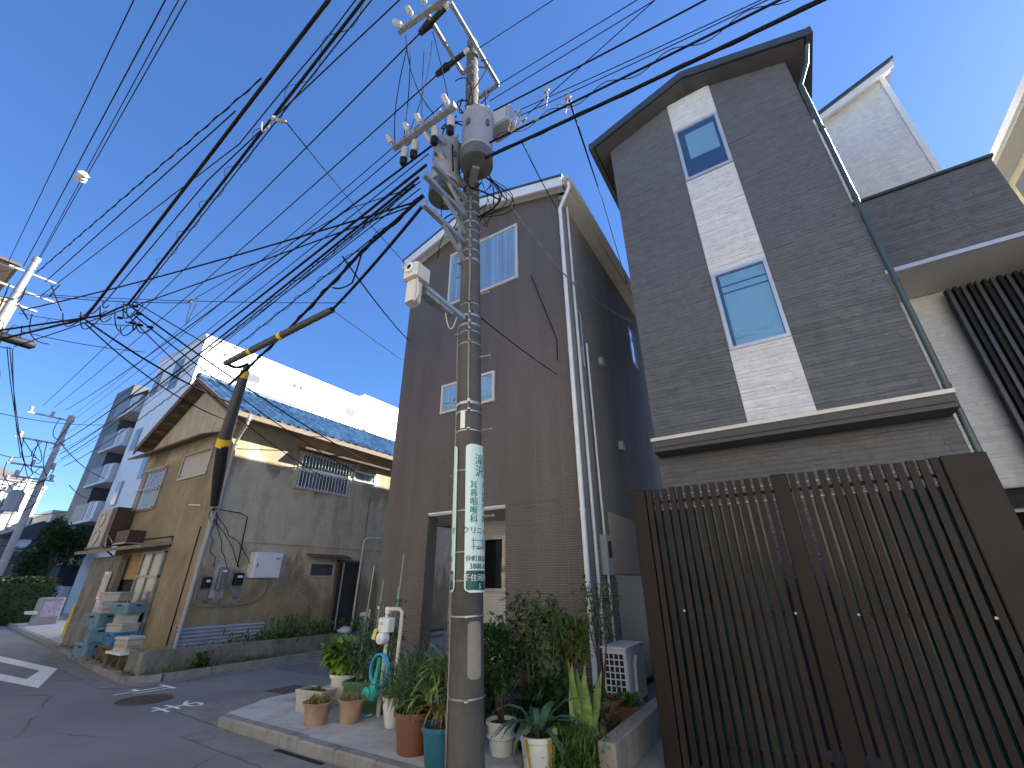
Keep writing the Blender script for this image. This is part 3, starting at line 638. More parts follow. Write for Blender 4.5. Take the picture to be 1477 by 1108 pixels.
# gable hood and windows facing the main road
b=MB(); b.prism([(4.78,5.22),(5.24,5.42),(5.24,5.46),(4.76,5.26)],'x',-17.4,-12.75); b.build('window_hood',A['wood'],bg_)
b=MB(); b.prism([(4.6,2.44),(5.24,2.56),(5.24,2.64),(4.58,2.52)],'x',-18.2,-13.6); b.build('door_hood',A['block'],bg_)
def grille(parent,face,a0,a1,z0,z1,w,m,n,off=.12,r=.008,rails=(0,.5,1)):
    for k in range(n):
        t=a0+(a1-a0)*(k+.5)/n; b=MB()
        b.tube([((t,w-off,z0) if face=='y' else (w+off,t,z0)),((t,w-off,z1) if face=='y' else (w+off,t,z1))],r,6); b.build('grille_bar',m,parent)
    for q in rails:
        z=z0+.03+(z1-z0-.06)*q; b=MB()
        if face=='y': b.box(a0-.02,a1+.02,w-off-.012,w-off+.012,z-.014,z+.014); [b.box(e-.012,e+.012,w-off,w,z-.012,z+.012) for e in(a0,a1)]
        else: b.box(w+off-.012,w+off+.012,a0-.02,a1+.02,z-.014,z+.014); [b.box(w,w+off,e-.012,e+.012,z-.012,z+.012) for e in(a0,a1)]
        b.build('grille_rail',m,parent)
w1=window(bg_,'y',-14.5,-12.85,4.28,5.05,SYF,A['dsteel'],A['frost'],A['room'],.06,(-13.65,))
w2=window(bg_,'y',-16.85,-15.45,3.6,4.88,SYF,A['dsteel'],A['frost'],A['room'],.06,(-16.15,)); grille(w2,'y',-16.9,-15.4,3.62,4.86,SYF,A['dsteel'],7)
# barred window and small window on the side wall, under one hood
w3=window(bg_,'x',7.22,9.05,4.17,5.2,SX1,A['alu'],A['glassd'],A['curt'],.05,(8.13,)); grille(w3,'x',7.18,9.08,4.12,5.22,SX1,A['alu'],17,.14,.010,(0,1))
window(bg_,'x',9.22,10.12,4.72,5.06,SX1,A['whtrim'],A['glass'],A['curt'],.04,(9.67,))
b=MB(); b.prism([(-11.55,5.22),(-12,5.36),(-12,5.41),(-11.53,5.27)],'y',7.05,10.35); b.build('side_hood',A['wood'],bg_)
window(bg_,'x',8.18,9.0,1.79,2.17,SX1,A['alu'],A['glassd'],A['curt'],.04,(8.6,))
b=MB(); b.prism([(-11.68,2.28),(-12,2.36),(-12,2.41),(-11.66,2.33)],'y',8.02,9.35); b.build('low_hood',A['wood'],bg_)
b=MB(); b.box(-12.02,-11.992,9.14,9.95,.35,2.21); d=b.build('doorway',A['room'],bg_); 
b=MB(); b.box(-12,-11.93,9.08,9.15,.3,2.27); b.box(-12,-11.93,9.94,10.0,.3,2.27); b.box(-12,-11.93,9.08,10,2.21,2.27); b.build('door_frame',A['wood'],d)
b=MB(); b.bar((-11.93,9.30,.4),(-11.93,9.30,2.2),.03,.03); b.build('door_edge',A['alu'],d)
b=MB(); b.box(-12,-11.965,SYF+.9,11.2,2.60,2.66); b.build('string_course',A['stucco'],bg_)
b=MB(); b.tube([(-11.96,8.35,1.1),(-11.96,8.35,1.0),(-11.96,8.36,.2)],.025,8); b.build('wall_pipe',A['frmd'],bg_,True,40); b=MB(); b.tube([(-11.96,9.98,4.3),(-11.96,9.98,2.3)],.018,8); b.build('wall_pipe',A['frmd'],bg_,True,40)
b=MB(); b.lathe([(.05,0),(.06,.02),(.045,.03),(.0,.012)],(-11.995,6.72,2.62),14,Vector((1,0,0))); b.build('vent',A['dsteel'],bg_)
# ground-floor shop front on the gable
b=MB(); b.box(-16.4,-13.72,SYF-.012,SYF+.01,.1,2.42); sf=b.build('shop_opening',A['room'],bg_)
b=MB(); b.box(-16.3,-15.1,SYF-.05,SYF-.013,1.75,2.42); b.build('board',mat('ochre_board',(.42,.27,.12),.8,.2,5),sf)
b=MB()
for a0,a1 in((-15.02,-14.95),(-14.42,-14.36),(-13.79,-13.72)): b.box(a0,a1,SYF-.07,SYF-.013,.15,2.4)
b.box(-15.02,-13.72,SYF-.072,SYF-.013,1.78,1.84); b.box(-15.02,-13.72,SYF-.072,SYF-.013,2.36,2.42); b.build('door_frame',A['dsteel'],sf)
b=MB(); b.box(-14.94,-13.8,SYF-.04,SYF-.034,.2,1.78); b.box(-14.94,-13.8,SYF-.04,SYF-.034,1.84,2.36); b.build('door_glass',A['frost'],sf)
b=MB(); b.box(-13.6,-12.05,SYF-.03,SYF,.07,.34); b.build('plinth',A['stucco'],bg_)
b=MB(); b.tube([(-13.62,SYF-.03,2.5),(-13.62,SYF-.03,2.75),(-16.8,SYF-.03,2.78)],.015,6); b.tube([(-12.3,SYF-.02,.4),(-12.3,SYF-.02,2.9)],.012,6); b.build('wall_cable',A['black'],bg_,True)
# corrugated sheet at the foot of the side wall
V=[];F=[]; n=60
for i in range(n+1):
    z=.08+i*(.68/n); xo=-11.93+.018*math.sin(i/n*2*math.pi*9)
    V+=[(xo,5.15,z),(xo,7.15,z)]
for i in range(n): F.append((2*i,2*i+1,2*i+3,2*i+2))
b=MB(); b.add(V,F); V2=[(v[0]-.004,v[1],v[2]) for v in V]; b.add(V2,[f[::-1] for f in F])
tag(b.build('corrugated_sheet',A['corr']),'corrugated zinc sheet leaning at the foot of the stucco wall','metal sheet')
# white steel cabinet and three meters on the side wall
cb=thing('wall_cabinet','white steel electrical cabinet hung on the stained stucco wall','cabinet',(-11.9,6.8,1.76))
b=MB(); b.bevbox(-11.995,-11.72,6.43,7.15,1.76,2.36,.008); b.build('body',A['cab'],cb)
b=MB(); b.box(-11.72,-11.712,6.45,7.13,1.78,2.34); dr=b.build('door',A['cab'],cb)
b=MB(); b.box(-11.712,-11.70,6.50,6.52,2.0,2.1); b.build('handle',A['black'],dr); b=MB(); b.box(-11.712,-11.706,6.98,7.01,2.2,2.24); b.box(-11.712,-11.706,7.05,7.08,2.2,2.24); b.build('label_plate',A['black'],dr)
for k,(y0,y1,z0,z1,pl) in enumerate(((5.42,5.6,1.4,1.80,0),(5.72,5.92,1.36,2.02,1),(6.1,6.32,1.45,1.9,2))):
    lab=('small black electricity meter beside the grey conduit','electricity meter on a tall grey back board','electricity meter on a dark open bracket next to the white cabinet')[k]
    mt=thing('electricity_meter',lab,'meter',(-11.95,(y0+y1)/2,z0))
    b=MB(); b.box(-11.995,-11.96,y0-.05*(pl==1)-.02*(pl==2),y1+.06*(pl==1)+.04*(pl==2),z0-.04,z1+.03*(pl>0)); b.build('back_board',A['greyp'] if pl==1 else A['dsteel'],mt)
    b=MB(); b.bevbox(-11.96,-11.82,y0+.01,y1-.01,z0+.14,z1-.03,.02); b.build('case',A['black'] if pl!=1 else mat('grey_meter_case',(.14,.16,.18),.4,.1,5),mt)
    b=MB(); b.box(-11.82,-11.815,y0+.05,y1-.05,z1-.14,z1-.09); b.build('display',A['whtrim'],mt)
    b=MB()
    for j in range(3): yy=y0+.05+j*.045; b.tube([(-11.9,yy,z0+.15),(-11.9,yy,z0-.02),(-11.88,yy+.03,z0-.12),(-11.9,yy+.1,z0-.16)],.012,6)
    b.build('cable_tail',A['gwire'],mt,True)
b=MB(); b.tube([(-11.93,5.35,1.5),(-11.93,5.36,1.25),(-11.93,5.5,1.16),(-11.93,6.2,1.14),(-11.93,6.7,1.2),(-11.93,6.95,1.4),(-11.93,7.0,1.76)],.02,7); b.tube([(-11.9,5.75,1.3),(-11.9,5.9,1.18),(-11.9,6.3,1.2),(-11.9,6.4,1.45)],.016,7)
tag(b.build('meter_conduit',A['gwire'],None,True),'grey flexible conduit looping below the three meters','conduit')
b=MB(); b.tube([(-11.86,5.24,3.25),(-11.84,5.2,.1)],.045,10)
for z in(.7,1.5,2.4,3.0): b.lathe([(.052,-.015),(.052,.015)],(-11.85,5.22,z),10)
tag(b.build('conduit_pole',A['gpipe'],None,True,40),'grey steel conduit pipe standing at the stucco house corner','pipe')
# service cables at the corner bracket
b=MB(); b.bar((-12,5.2,3.35),(-11.55,5.05,3.3),.04,.04); b.bar((-12.3,5.1,3.4),(-12.6,4.95,3.42),.05,.03)
br=tag(b.build('cable_bracket',A['steel']),'small galvanised bracket with service cables at the stucco house corner','bracket')
def wob(p,q,n=8,a=.05,sag=0):
    p=Vector(p);q=Vector(q); return [p.lerp(q,i/n)+Vector((random.uniform(-a,a),random.uniform(-a,a),random.uniform(-a,a)-sag*4*(i/n)*(1-i/n)))*(0 if i in(0,n) else 1) for i in range(n+1)]
b=MB()
for k in range(5): b.tube(wob((-11.8,5.16,3.3),(-11.95,5.3+.3*k,2.0),7,.06),.009,5)
b.tube([(-11.9,5.2,3.3),(-11.95,5.9,3.28),(-11.96,6.1,3.2),(-11.96,6.15,2.0)],.012,6)
b.build('cable_tail',A['wire'],br,True)
b=MB(); b.tube([(-11.7,9.7,.2),(-11.7,9.75,2.85),(-11.7,9.85,2.95),(-11.7,10.8,2.97)],.028,8); tag(b.build('vent_pipe',A['pvc'],None,True,40),'pale pipe bent over at the top beside the stucco house doorway','pipe')
# old air conditioner with two fans and a maroon box on brackets
ac=thing('air_conditioner','tall old outdoor air conditioner with two fan circles on the gable wall','air conditioner',(-17.2,4.9,2.62))
b=MB(); b.box(-17.95,-17.0,4.75,5.0,2.62,3.7); b.build('case',A['foam'],ac)
b=MB(); b.box(-16.997,-16.72,4.78,5.2,2.66,3.72); b.build('side_casing',A['maroon'],ac)
for z in(2.9,3.4):
    b=MB(); b.lathe([(.2,0),(.21,.02),(.18,.03),(.16,.01),(.0,.015)],(-17.5,4.75,z),18,Vector((0,-1,0))); b.build('fan_grille',A['dsteel'],ac)
b=MB(); b.bar((-17.9,4.72,2.6),(-16.5,4.72,2.6),.05,.05); b.bar((-16.6,4.72,2.6),(-16.5,5.22,2.2),.04,.04); b.build('bracket',A['wood'],ac)
b=MB(); b.box(-16.3,-15.45,4.85,5.23,2.68,3.0); mx_=tag(b.build('window_cooler',A['maroon']),'small maroon window cooler box over the shop door hood','cooler')
b=MB(); b.box(-16.33,-15.42,4.83,5.23,2.645,2.678); b.tube([(-16.35,4.84,2.7),(-16.5,4.7,2.95),(-16.5,4.75,2.6)],.02,6); b.build('bracket',A['dsteel'],mx_)
# block wall, boards
b=MB(); b.bevbox(-17.9,-15.75,4.98,5.14,.05,2.36,.015); bw=tag(b.build('block_wall',A['gwall']),'tall stained concrete block wall panel beside the stucco house','wall')
for k,(x0,z0,z1,m_,lab) in enumerate(((-16.3,1.28,1.95,'pinksign','upper faded pink signboard on the edge of the block wall'),(-16.2,.66,1.27,'lilac','lower faded lilac signboard on the edge of the block wall'))):
    b=MB(); b.box(x0,x0+.3,4.90,4.955,z0,z1); s_=tag(b.build('signboard',A['whtrim']),lab,'sign'); b=MB(); b.box(x0+.03,x0+.27,4.893,4.899,z0+.05,z1-.05); b.build('printed_face',A[m_],s_)
# stacked foam boxes and crates
def tray(name,label,x,y,z,L,W,Hh,m,rot=0,lid=False,group=None):
    b=MB(); t=.03
    if lid: b.bevbox(-L/2,L/2,-W/2,W/2,0,Hh*.8,.012); b.bevbox(-L/2-.022,L/2+.022,-W/2-.022,W/2+.022,Hh*.8+.001,Hh,.02)
    else:
        b.box(-L/2,L/2,-W/2,W/2,0,t); b.box(-L/2,L/2,-W/2,-W/2+t,t,Hh); b.box(-L/2,L/2,W/2-t,W/2,t,Hh); b.box(-L/2,-L/2+t,-W/2+t,W/2-t,t,Hh); b.box(L/2-t,L/2,-W/2+t,W/2-t,t,Hh)
        b.box(-L/2-.012,L/2+.012,-W/2-.012,-W/2-.001,Hh-.05,Hh); b.box(L/2+.001,L/2+.012,-W/2,W/2,Hh-.05,Hh)
        for q in(-.42,-.2,.2,.42): b.box(L*q-.012,L*q+.012,-W/2-.012,-W/2-.001,.02,Hh-.052); b.box(L/2+.001,L/2+.012,W*q-.012,W*q+.012,.02,Hh-.052)
        for zz in(.03,Hh*.5): b.box(-L/2,L/2,-W/2-.016,-W/2-.0125,zz,zz+.02); b.box(L/2+.0125,L/2+.016,-W/2,W/2,zz,zz+.02)
    def place(k): k.v=[(v[0]*math.cos(rot)-v[1]*math.sin(rot)+x,v[0]*math.sin(rot)+v[1]*math.cos(rot)+y,v[2]+z) for v in k.v]; return k
    o=tag(place(b).build(name,m),label,'box' if 'foam' in name else 'crate',group)
    if not lid:
        for k in(MB().box(-.07,.07,-W/2-.0175,-W/2-.0165,Hh*.68,Hh*.68+.035),MB().box(L/2+.0165,L/2+.0175,-.06,.06,Hh*.68,Hh*.68+.035)): place(k).build('hand_hole',A['room'],o)
    else:
        for k in(MB().box(-L/2+.03,L/2-.03,-W/2-.002,-W/2-.0005,Hh*.25,Hh*.5),MB().box(L/2+.0005,L/2+.002,-W/2+.04,W/2-.04,Hh*.2,Hh*.45)): place(k).build('tape_band',A['tan'] if Hh>.22 else A['potgrey'],o)
    return o
z=.07
tray('plastic_crate','bottom faded crate of the right stack below the deep blue crate',-13.95,4.88,z,.58,.40,.30,A['wood'],.12)
tray('plastic_crate','deep blue plastic crate low in the right stack by the garden wall',-13.92,4.9,z+.302,.66,.44,.26,A['crateb'],-.06)
tray('foam_box','dirty white foam box resting on the deep blue crate',-13.84,4.86,z+.564,.58,.38,.17,A['foam'],.16,True)
tray('foam_box','second dirty white foam box above the deep blue crate',-14.03,4.93,z+.736,.56,.40,.2,A['foam'],-.2,True)
tray('plastic_crate','faded pale blue crate on top of the right stack',-13.93,4.88,z+.938,.60,.42,.22,A['crate'],.24)
tray('plastic_crate','bottom faded blue crate of the left stack by the block wall',-14.85,4.7,z,.6,.4,.32,A['crate'],.1)
tray('plastic_crate','middle faded blue crate of the left stack by the block wall',-14.78,4.74,z+.323,.56,.38,.32,A['crate'],-.18)
tray('plastic_crate','upper faded blue crate of the left stack by the block wall',-14.87,4.72,z+.646,.57,.4,.28,A['crate'],.2)
tray('foam_box','grey foam box on the upper faded blue crate',-14.76,4.78,z+.93,.56,.38,.26,A['foam'],-.22,True)
tray('foam_box','rough broken foam box topping the left stack',-14.66,4.8,z+1.192,.62,.36,.2,A['foam'],.34,True)
tray('foam_box','white polystyrene box on the small white table near the garden wall',-12.05,4.42,.40,.46,.3,.26,A['foam'],.1,True)
tb=thing('low_table','small low white-topped table beside the garden wall end','table',(-12.05,4.42,.07))
b=MB(); b.box(-12.42,-11.68,4.2,4.66,.36,.398); b.build('table_top',A['whtrim'],tb)
for sx in(-12.37,-11.73):
    for sy in(4.25,4.61): b=MB(); b.box(sx-.025,sx+.025,sy-.025,sy+.025,.07,.359); b.build('leg',A['wood'],tb)
# garden wall
b=MB(); b.prism([(4.22,.05),(12.0,.05),(12.0,.36),(4.28,.48),(4.22,.46)],'x',-10.86,-10.72); b.prism([(-11.35,.05),(-10.861,.05),(-10.861,.46),(-11.35,.50)],'y',4.22,4.36)
tag(b.build('garden_wall',A['gwall']),'low mossy concrete garden wall in front of the stucco house','wall')
slab('garden_soil',[(-11.95,4.4),(-10.87,4.4),(-10.87,12),(-11.95,12)],.0,.2,A['soil'])
b=MB()
b.lathe([(.02,0),(.14,.01),(.19,.07),(.16,.13),(.07,.17),(.0,.18)],(-11.0,8.9,.37),14); b.v=[(v[0]+random.uniform(-.02,.02),v[1]*1+random.uniform(-.02,.02),v[2]+random.uniform(-.012,.012)) for v in b.v]
tag(b.build('plastic_bag',A['bag'],None,True),'white knotted plastic bag lying on the garden wall','bag')
# ------------------------------------------------------------ white apartment block
AK=1.6
def ak(b): b.v=[(v[0]*AK,v[1]*AK,1.6+(v[2]-1.6)*AK) for v in b.v]; return b
ap=thing('apartment_block','large white apartment building rising behind the blue tiled roof','apartment building',(-36,14,.05))
b=MB(); b.prism([(6.6,.6),(15.05,.6),(15.05,11.62),(6.6,11.62)],'x',-24.6,-20); ak(b).build('wall',A['apt'],ap)
b=MB(); b.box(-24.62,-19.98,6.55,6.598,.6,11.60); ak(b).build('front_cladding',A['aptg'],ap)
b=MB(); b.box(-23.0,-20.2,15.4,19.5,.6,12.1); ak(b).build('rear_wing',A['apt'],ap)
b=MB(); b.box(-24.65,-19.95,6.5,15.1,11.622,11.68); ak(b).build('parapet',A['aptg'],ap)
for y0,y1,z0,z1 in((8.5,9.25,10.2,10.72),(14.05,14.8,10.25,10.85)):
    f=MB(); f.box(-20,-19.97,y0,y1,z0,z1); fo=ak(f).build('window',A['alu'],ap); f=MB(); f.box(-19.968,-19.962,y0+.06,y1-.06,z0+.06,z1-.06); ak(f).build('pane',A['frost'],fo)
for y in(11.0,11.35):
    f=MB(); f.lathe([(.09,0),(.09,.08),(.0,.09)],(-20,y,10.95),12,Vector((1,0,0))); ak(f).build('vent',A['dsteel'],ap)
for k,(x0,x1,z0,z1,m_) in enumerate(((-22.3,-21.5,9.5,10.95,'frost'),(-24.2,-23.6,9.7,10.9,'glassd'),(-24.1,-23.5,7.0,8.0,'glassd'),(-23.9,-23.3,4.6,5.6,'glassd'),(-22.0,-21.5,5.5,6.4,'glassd'),(-22.6,-22.0,2.8,3.6,'glassd'))):
    f=MB(); f.box(x0,x1,6.51,6.549,z0,z1); fo=ak(f).build('window',A['dsteel'],ap); f=MB(); f.box(x0+.05,x1-.05,6.502,6.508,z0+.05,z1-.05); ak(f).build('pane',A['frost'],fo)
b=MB(); b.box(-28.9,-24.63,7.3,14,.3,10.9); ak(b).build('dark_wing',A['aptd'],ap)
b=MB(); b.box(-28.9,-26.6,6.45,7.297,.3,10.9); ak(b).build('dark_bay',A['aptd'],ap)
b=MB(); b.box(-29.0,-24.63,7.2,14.1,10.9,10.96); ak(b).build('wing_parapet',A['aptd'],ap)
for k,zf in enumerate((9.1,7.45,5.8,4.15,2.5,.85)):
    f=MB(); f.box(-27.4,-24.7,6.3,7.29,zf-.10,zf); fl=ak(f).build('balcony_floor',A['balw'],ap)
    f=MB(); f.box(-27.4,-25.75,6.32,6.40,zf+.001,zf+.75); ak(f).build('balcony_panel',A['balp'],fl)
    f=MB(); f.box(-25.74,-25.45,6.33,6.40,zf+.001,zf+.78); f.box(-25.35,-25.2,6.33,6.40,zf+.001,zf+.78); f.box(-25.2,-24.72,6.35,6.40,zf+.001,zf+.74); f.box(-24.75,-24.7,6.4,7.3,zf+.001,zf+.74); ak(f).build('balcony_upright',A['balw'],fl)
    f=MB(); f.box(-26.4,-25.0,7.25,7.298,zf+.05,zf+1.25); fo=ak(f).build('window',A['alu'],ap); f=MB(); f.box(-26.32,-25.08,7.242,7.248,zf+.1,zf+1.18); ak(f).build('pane',A['frost'],fo)
# ------------------------------------------------------------ far houses along the main road
def farhouse(label,x0,x1,y0,y1,h,wm,rm,wins,flat=False):
    t=thing('far_house',label,'house',((x0+x1)/2,(y0+y1)/2,0)); b=MB(); b.box(x0,x1,y0,y1,-.1,h); b.build('wall',wm,t)
    if flat: b=MB(); b.box(x0-.1,x1+.1,y0-.1,y1+.1,h+.001,h+.25); b.build('roof',rm,t)
    else: b=MB(); b.prism([(y0-.5,h+.001),(y1+.5,h+.001),((y0+y1)/2,h+1.3)],'x',x0-.4,x1+.4); b.build('roof',rm,t)
    for (ya,yb,za,zb) in wins:
        f=MB(); f.box(x1,x1+.05,ya,yb,za,zb); fo=f.build('window',A['alu'],t); f=MB(); f.box(x1+.051,x1+.06,ya+.08,yb-.08,za+.08,zb-.08); f.build('pane',A['frost'],fo)
    return t
farhouse('far white flat-roofed house behind the leaning far pole',-66,-58,4.0,10.8,9.8,A['farw'],A['farw'],[(6.0,7.4,7.4,8.6),(8.2,9.6,7.4,8.6),(6.0,7.4,4.6,6.0),(8.2,9.6,4.6,6.0)],True)
farhouse('far white house with a dark pitched roof beyond the road',-80,-72,6,12.5,12.2,A['farw'],A['farroof'],[(8,9.5,8.5,10),(10,11.5,8.5,10)])
farhouse('far low peach house with flat cream parapet beside the apartments',-60,-52.5,10.9,18,7.2,A['pink'],A['trim'],[(11.5,12.6,5.0,6.2),(13.0,14,5.0,6.2),(11.6,13.2,1.8,3.2)],True)
farhouse('far brown two-storey house in the shade behind the hedge',-52,-46,7.6,10.8,4.6,A['farb'],A['farroof'],[(8.2,9.2,2.9,3.9),(9.6,10.4,2.9,3.9)])
# left edge: dark-roofed house across the road
lh=thing('corner_house','brick-clad house with a wide dark eave across the road','house',(-22,-3,0))
b=MB(); b.box(-27,-19.0,-8,1.15,-.05,9.72); b.build('wall',A['brick'],lh)
b=MB(); b.box(-28,-16.9,-9,.60,9.723,9.82); b.build('eave',A['farb'],lh)
b=MB(); b.box(-28.1,-16.8,-9.1,.68,9.823,9.90); b.build('roof_edge',mat('rust_trim',(.075,.052,.045),.6,.2,5),lh)
nb=farhouse('unseen house added behind the stucco house to shade the far pavement',-25.5,-18.6,9.6,18.5,7.4,A['farw'],A['farroof'],[(10.5,12,5,6.3),(13.5,15,5,6.3)],True)  # unseen house added to cast shade on the kiosk and hedge
# unseen terrace added across the road: sunlit fronts bounce light onto shaded houses
for k,(x0,x1,h,cl) in enumerate(((-17.4,-11.6,7.2,'brick'),(-11.4,-5.4,7.6,'trim'),(-5.2,1.2,7.0,'trim'),(1.4,7.6,7.8,'whtrim'),(7.8,14,7.0,'trim'))):
    t=thing('added_terrace_house',('unseen pale rendered terrace house next to the brick-clad corner house','unseen white terrace house across the road from the stucco house','unseen cream terrace house across the road from the brown house','unseen white terrace house across the road from the charcoal house','unseen cream terrace house across the road from the yellow house')[k],'house',((x0+x1)/2,-7,0),'added terrace across the road')
    b=MB(); b.box(x0,x1,-11,-3.2,-.05,h); b.build('wall',A[cl],t); b=MB(); b.prism([(-11.4,h+.001),(-2.8,h+.001),(-7,h+1.6)],'x',x0-.1,x1+.1); b.build('roof',A['farroof'],t)
    for xx in(x0+.8,x0+3.4):
        for z0 in(1.0,4.0):
            f=MB(); f.box(xx,xx+1.5,-3.198,-3.14,z0,z0+1.3); fo=f.build('window',A['alu'],t); f=MB(); f.box(xx+.07,xx+1.43,-3.138,-3.13,z0+.07,z0+1.23); f.build('pane',A['frost'],fo)
# hedge, tree, vending kiosk, sign, yellow guard
def cloud(b,c,rx,ry,rzz,n,L,W,seed,shape='box'):
    rr=random.Random(seed); st=random.getstate(); random.seed(seed)
    for _ in range(n):
        while True:
            u=Vector((rr.uniform(-1,1),rr.uniform(-1,1),rr.uniform(-1,1)))
            if shape=='box' or u.length<1: break
        if shape!='box' and u.length<.55 and rr.random()<.6: u=u.normalized()*rr.uniform(.6,1)
        p=Vector((c[0]+u.x*rx,c[1]+u.y*ry,c[2]+u.z*rzz)); d=Vector((rr.uniform(-1,1),rr.uniform(-1,1),rr.uniform(-.6,1)))
        b.leaf(p,d,L*rr.uniform(.6,1.3),W*rr.uniform(.7,1.2),.2,.2,2)
    random.setstate(st)
hg=thing('hedge','clipped dark green hedge along the far pavement','hedge',(-32.5,6.0,0))
b=MB(); cloud(b,(-33.0,6.75,1.0),2.2,1.05,1.0,9000,.15,.10,3); o=b.build('foliage',A['lf8'],hg); o['kind']='stuff'
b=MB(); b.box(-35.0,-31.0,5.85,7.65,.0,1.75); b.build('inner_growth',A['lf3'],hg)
def tree(label,base,h,r,m,seed,n=5000,leaf=.22):
    t=thing('leafy_tree',label,'tree',base); B=Vector(base); rr=random.Random(seed); b=MB()
    b.tube([B,B+Vector((.05,.02,h*.35)),B+Vector((.0,.1,h*.6))],[.14,.11,.07],8)
    ends=[]
    for k in range(7):
        a=k*.9+rr.random(); e=B+Vector((math.cos(a)*r*.7,math.sin(a)*r*.7,h*(.5+.45*rr.random()))); s0=B+Vector((0,.05,h*(.3+.2*rr.random()))); b.tube([s0,s0.lerp(e,.5)+Vector((0,0,.15)),e],[.06,.04,.015],6); ends.append(e)
    b.build('trunk',A['stem'],t,True); b=MB()
    for k,e in enumerate(ends+[B+Vector((0,0,h*.8))]): cloud(b,e,r*.55,r*.55,h*.2,n//8,leaf,leaf*.6,seed*31+k,'ball')
    o=b.build('crown',m,t); o['kind']='stuff'; return t
tree('dark leafy tree between the far peach house and the apartment balconies',(-38.3,8.75,0),4.9,1.25,A['lf3'],5)
kx,ky=-28.9,7.1
kt=thing('drink_kiosk','small silver street cabinet with a poster front on the far pavement','cabinet',(kx,ky,.09))
b=MB(); b.bevbox(kx-.45,kx+.35,ky-.3,ky+.45,.092,1.15,.06); b.build('body',A['silver'],kt); b=MB(); b.box(kx+.351,kx+.36,ky-.22,ky+.38,.4,1.0); b.build('poster',A['lilac'],kt); b=MB(); b.box(kx-.5,kx+.3,ky-.55,ky-.305,.5,.62); b.build('shelf',A['whtrim'],kt)
b=MB(); b.bar((-21.4,6.0,.09),(-21.5,6.05,1.05),.22,.12); tag(b.build('corner_guard',A['yel']),'yellow guard post at the foot of the apartment block','guard post')
b=MB(); b.box(-21.9,-21.5,6.1,6.5,.09,1.5); tag(b.build('notice_board',A['whtrim']),'pale notice board beside the yellow guard post','sign')
rs=thing('road_sign','red inverted road sign on a thin pole near the far hedge','sign',(-43,7.6,0)); b=MB(); b.tube([(-43,7.7,0),(-43,7.7,3.0)],.04,6); b.build('pole',A['greyp'],rs); b=MB(); b.prism([(7.3,3.0),(8.1,3.0),(7.7,2.3)],'x',-42.9,-42.86); b.build('plate',A['redsign'],rs)
van=thing('parked_van','white parked van behind the far hedge','van',(-44,5.2,0))
b=MB(); b.prism([(4.0,.35),(7.0,.35),(7.0,1.3),(6.6,2.35),(4.2,2.4),(4.0,2.1)],'x',-47,-44.2); b.build('body',A['whtrim'],van)
b=MB(); b.box(-44.195,-44.18,4.4,6.5,1.55,2.1); b.build('window',A['frost'],van)
for yy in(4.5,6.4):
    b=MB(); b.lathe([(.33,-.1),(.33,.1)],(-44.2,yy,.33),16,Vector((1,0,0))); b.build('wheel',A['black'],van)
dish=thing('satellite_dish','white round satellite dish on the brown far house','satellite dish',(-45.8,8.6,4.0)); b=MB(); b.lathe([(0,0),(.25,.03),(.42,.1),(.43,.11)],(-45.8,8.6,4.4),18,Vector((1,-.2,.3)).normalized()); b.build('bowl',A['whtrim'],dish); b=MB(); b.tube([(-46.0,8.6,4.0),(-45.75,8.6,4.42)],.03,6); b.build('bracket',A['dsteel'],dish)
# ------------------------------------------------------------ utility pole
PB=Vector((-2.68,3.57,0)); PT=Vector((-2.90,3.38,10.62))
pz=lambda z:PB.lerp(PT,z/10.62); pr=lambda z:.154-.056*z/10.62
po=thing('utility_pole','tall concrete utility pole with steel bands, step bolts and crossarms beside the kerb','utility pole',PB)
b=MB(); zs=[-.3,.0,1,2,3,4,5,6,7,8,9,10,10.55,10.62]; b.tube([pz(z) for z in zs],[pr(z) for z in zs[:-1]]+[pr(10.6)*.8],28); b.build('shaft',A['pole'],po,True,50)
AX=(PT-PB).normalized()
def band(z,h=.03,t=.008,m='steel',nm='band'):
    c=pz(z); r=pr(z)+t; b=MB(); b.lathe([(r-.012,-h/2),(r,-h/2),(r,h/2),(r-.012,h/2)],c,28,AX); b.bar(c+Vector((r*.6,-r*.85,0)),c+Vector((r*.6+.03,-r*.85-.04,0)),.03,h*1.2); return b.build(nm,A[m],po,True,40)
for z,hb in((.72,.012),(1.33,.012),(3.08,.012),(3.30,.014),(3.40,.03),(4.16,.012),(4.32,.014),(4.42,.03),(4.55,.03),(4.72,.012),(5.42,.035),(5.58,.02),(5.74,.03),(5.92,.02),(6.08,.035),(6.25,.02),(6.45,.03),(6.62,.02),(6.9,.03),(7.15,.03),(8.7,.02),(9.1,.02),(9.45,.02),(9.7,.03),(10.1,.03),(10.4,.03)): band(z,hb,.005)
for k in range(17):
    z=1.75+k*.45
    if 1.6<z<2.6 and k%2==0: continue
    c=pz(z); a=R(10 if k%2 else 170); d=Vector((math.cos(a),math.sin(a),0)); b=MB(); b.tube([c+d*pr(z)*.9,c+d*(pr(z)+.13)],.009,6); b.lathe([(.016,0),(.016,.012)],c+d*(pr(z)+.13),8,d); b.build('step_bolt',A['dsteel'],po,True,40)
# riser conduits and cable on the shaft
b=MB(); c=[pz(z)+Vector((.10,-.15,0))*(pr(z)/.16)+Vector((random.uniform(-.006,.006),0,0)) for z in[3.3+.35*i for i in range(10)]]; b.tube(c,.011,6); b.build('riser_cable',A['gwire'],po,True)
b=MB(); c=[pz(z)+Vector((-.17,-.06,0))*(pr(z)/.16)+Vector((random.uniform(-.008,.008),0,0)) for z in[.1+.4*i for i in range(12)]]; b.tube(c,.010,6); b.build('earth_wire',A['gwire'],po,True)
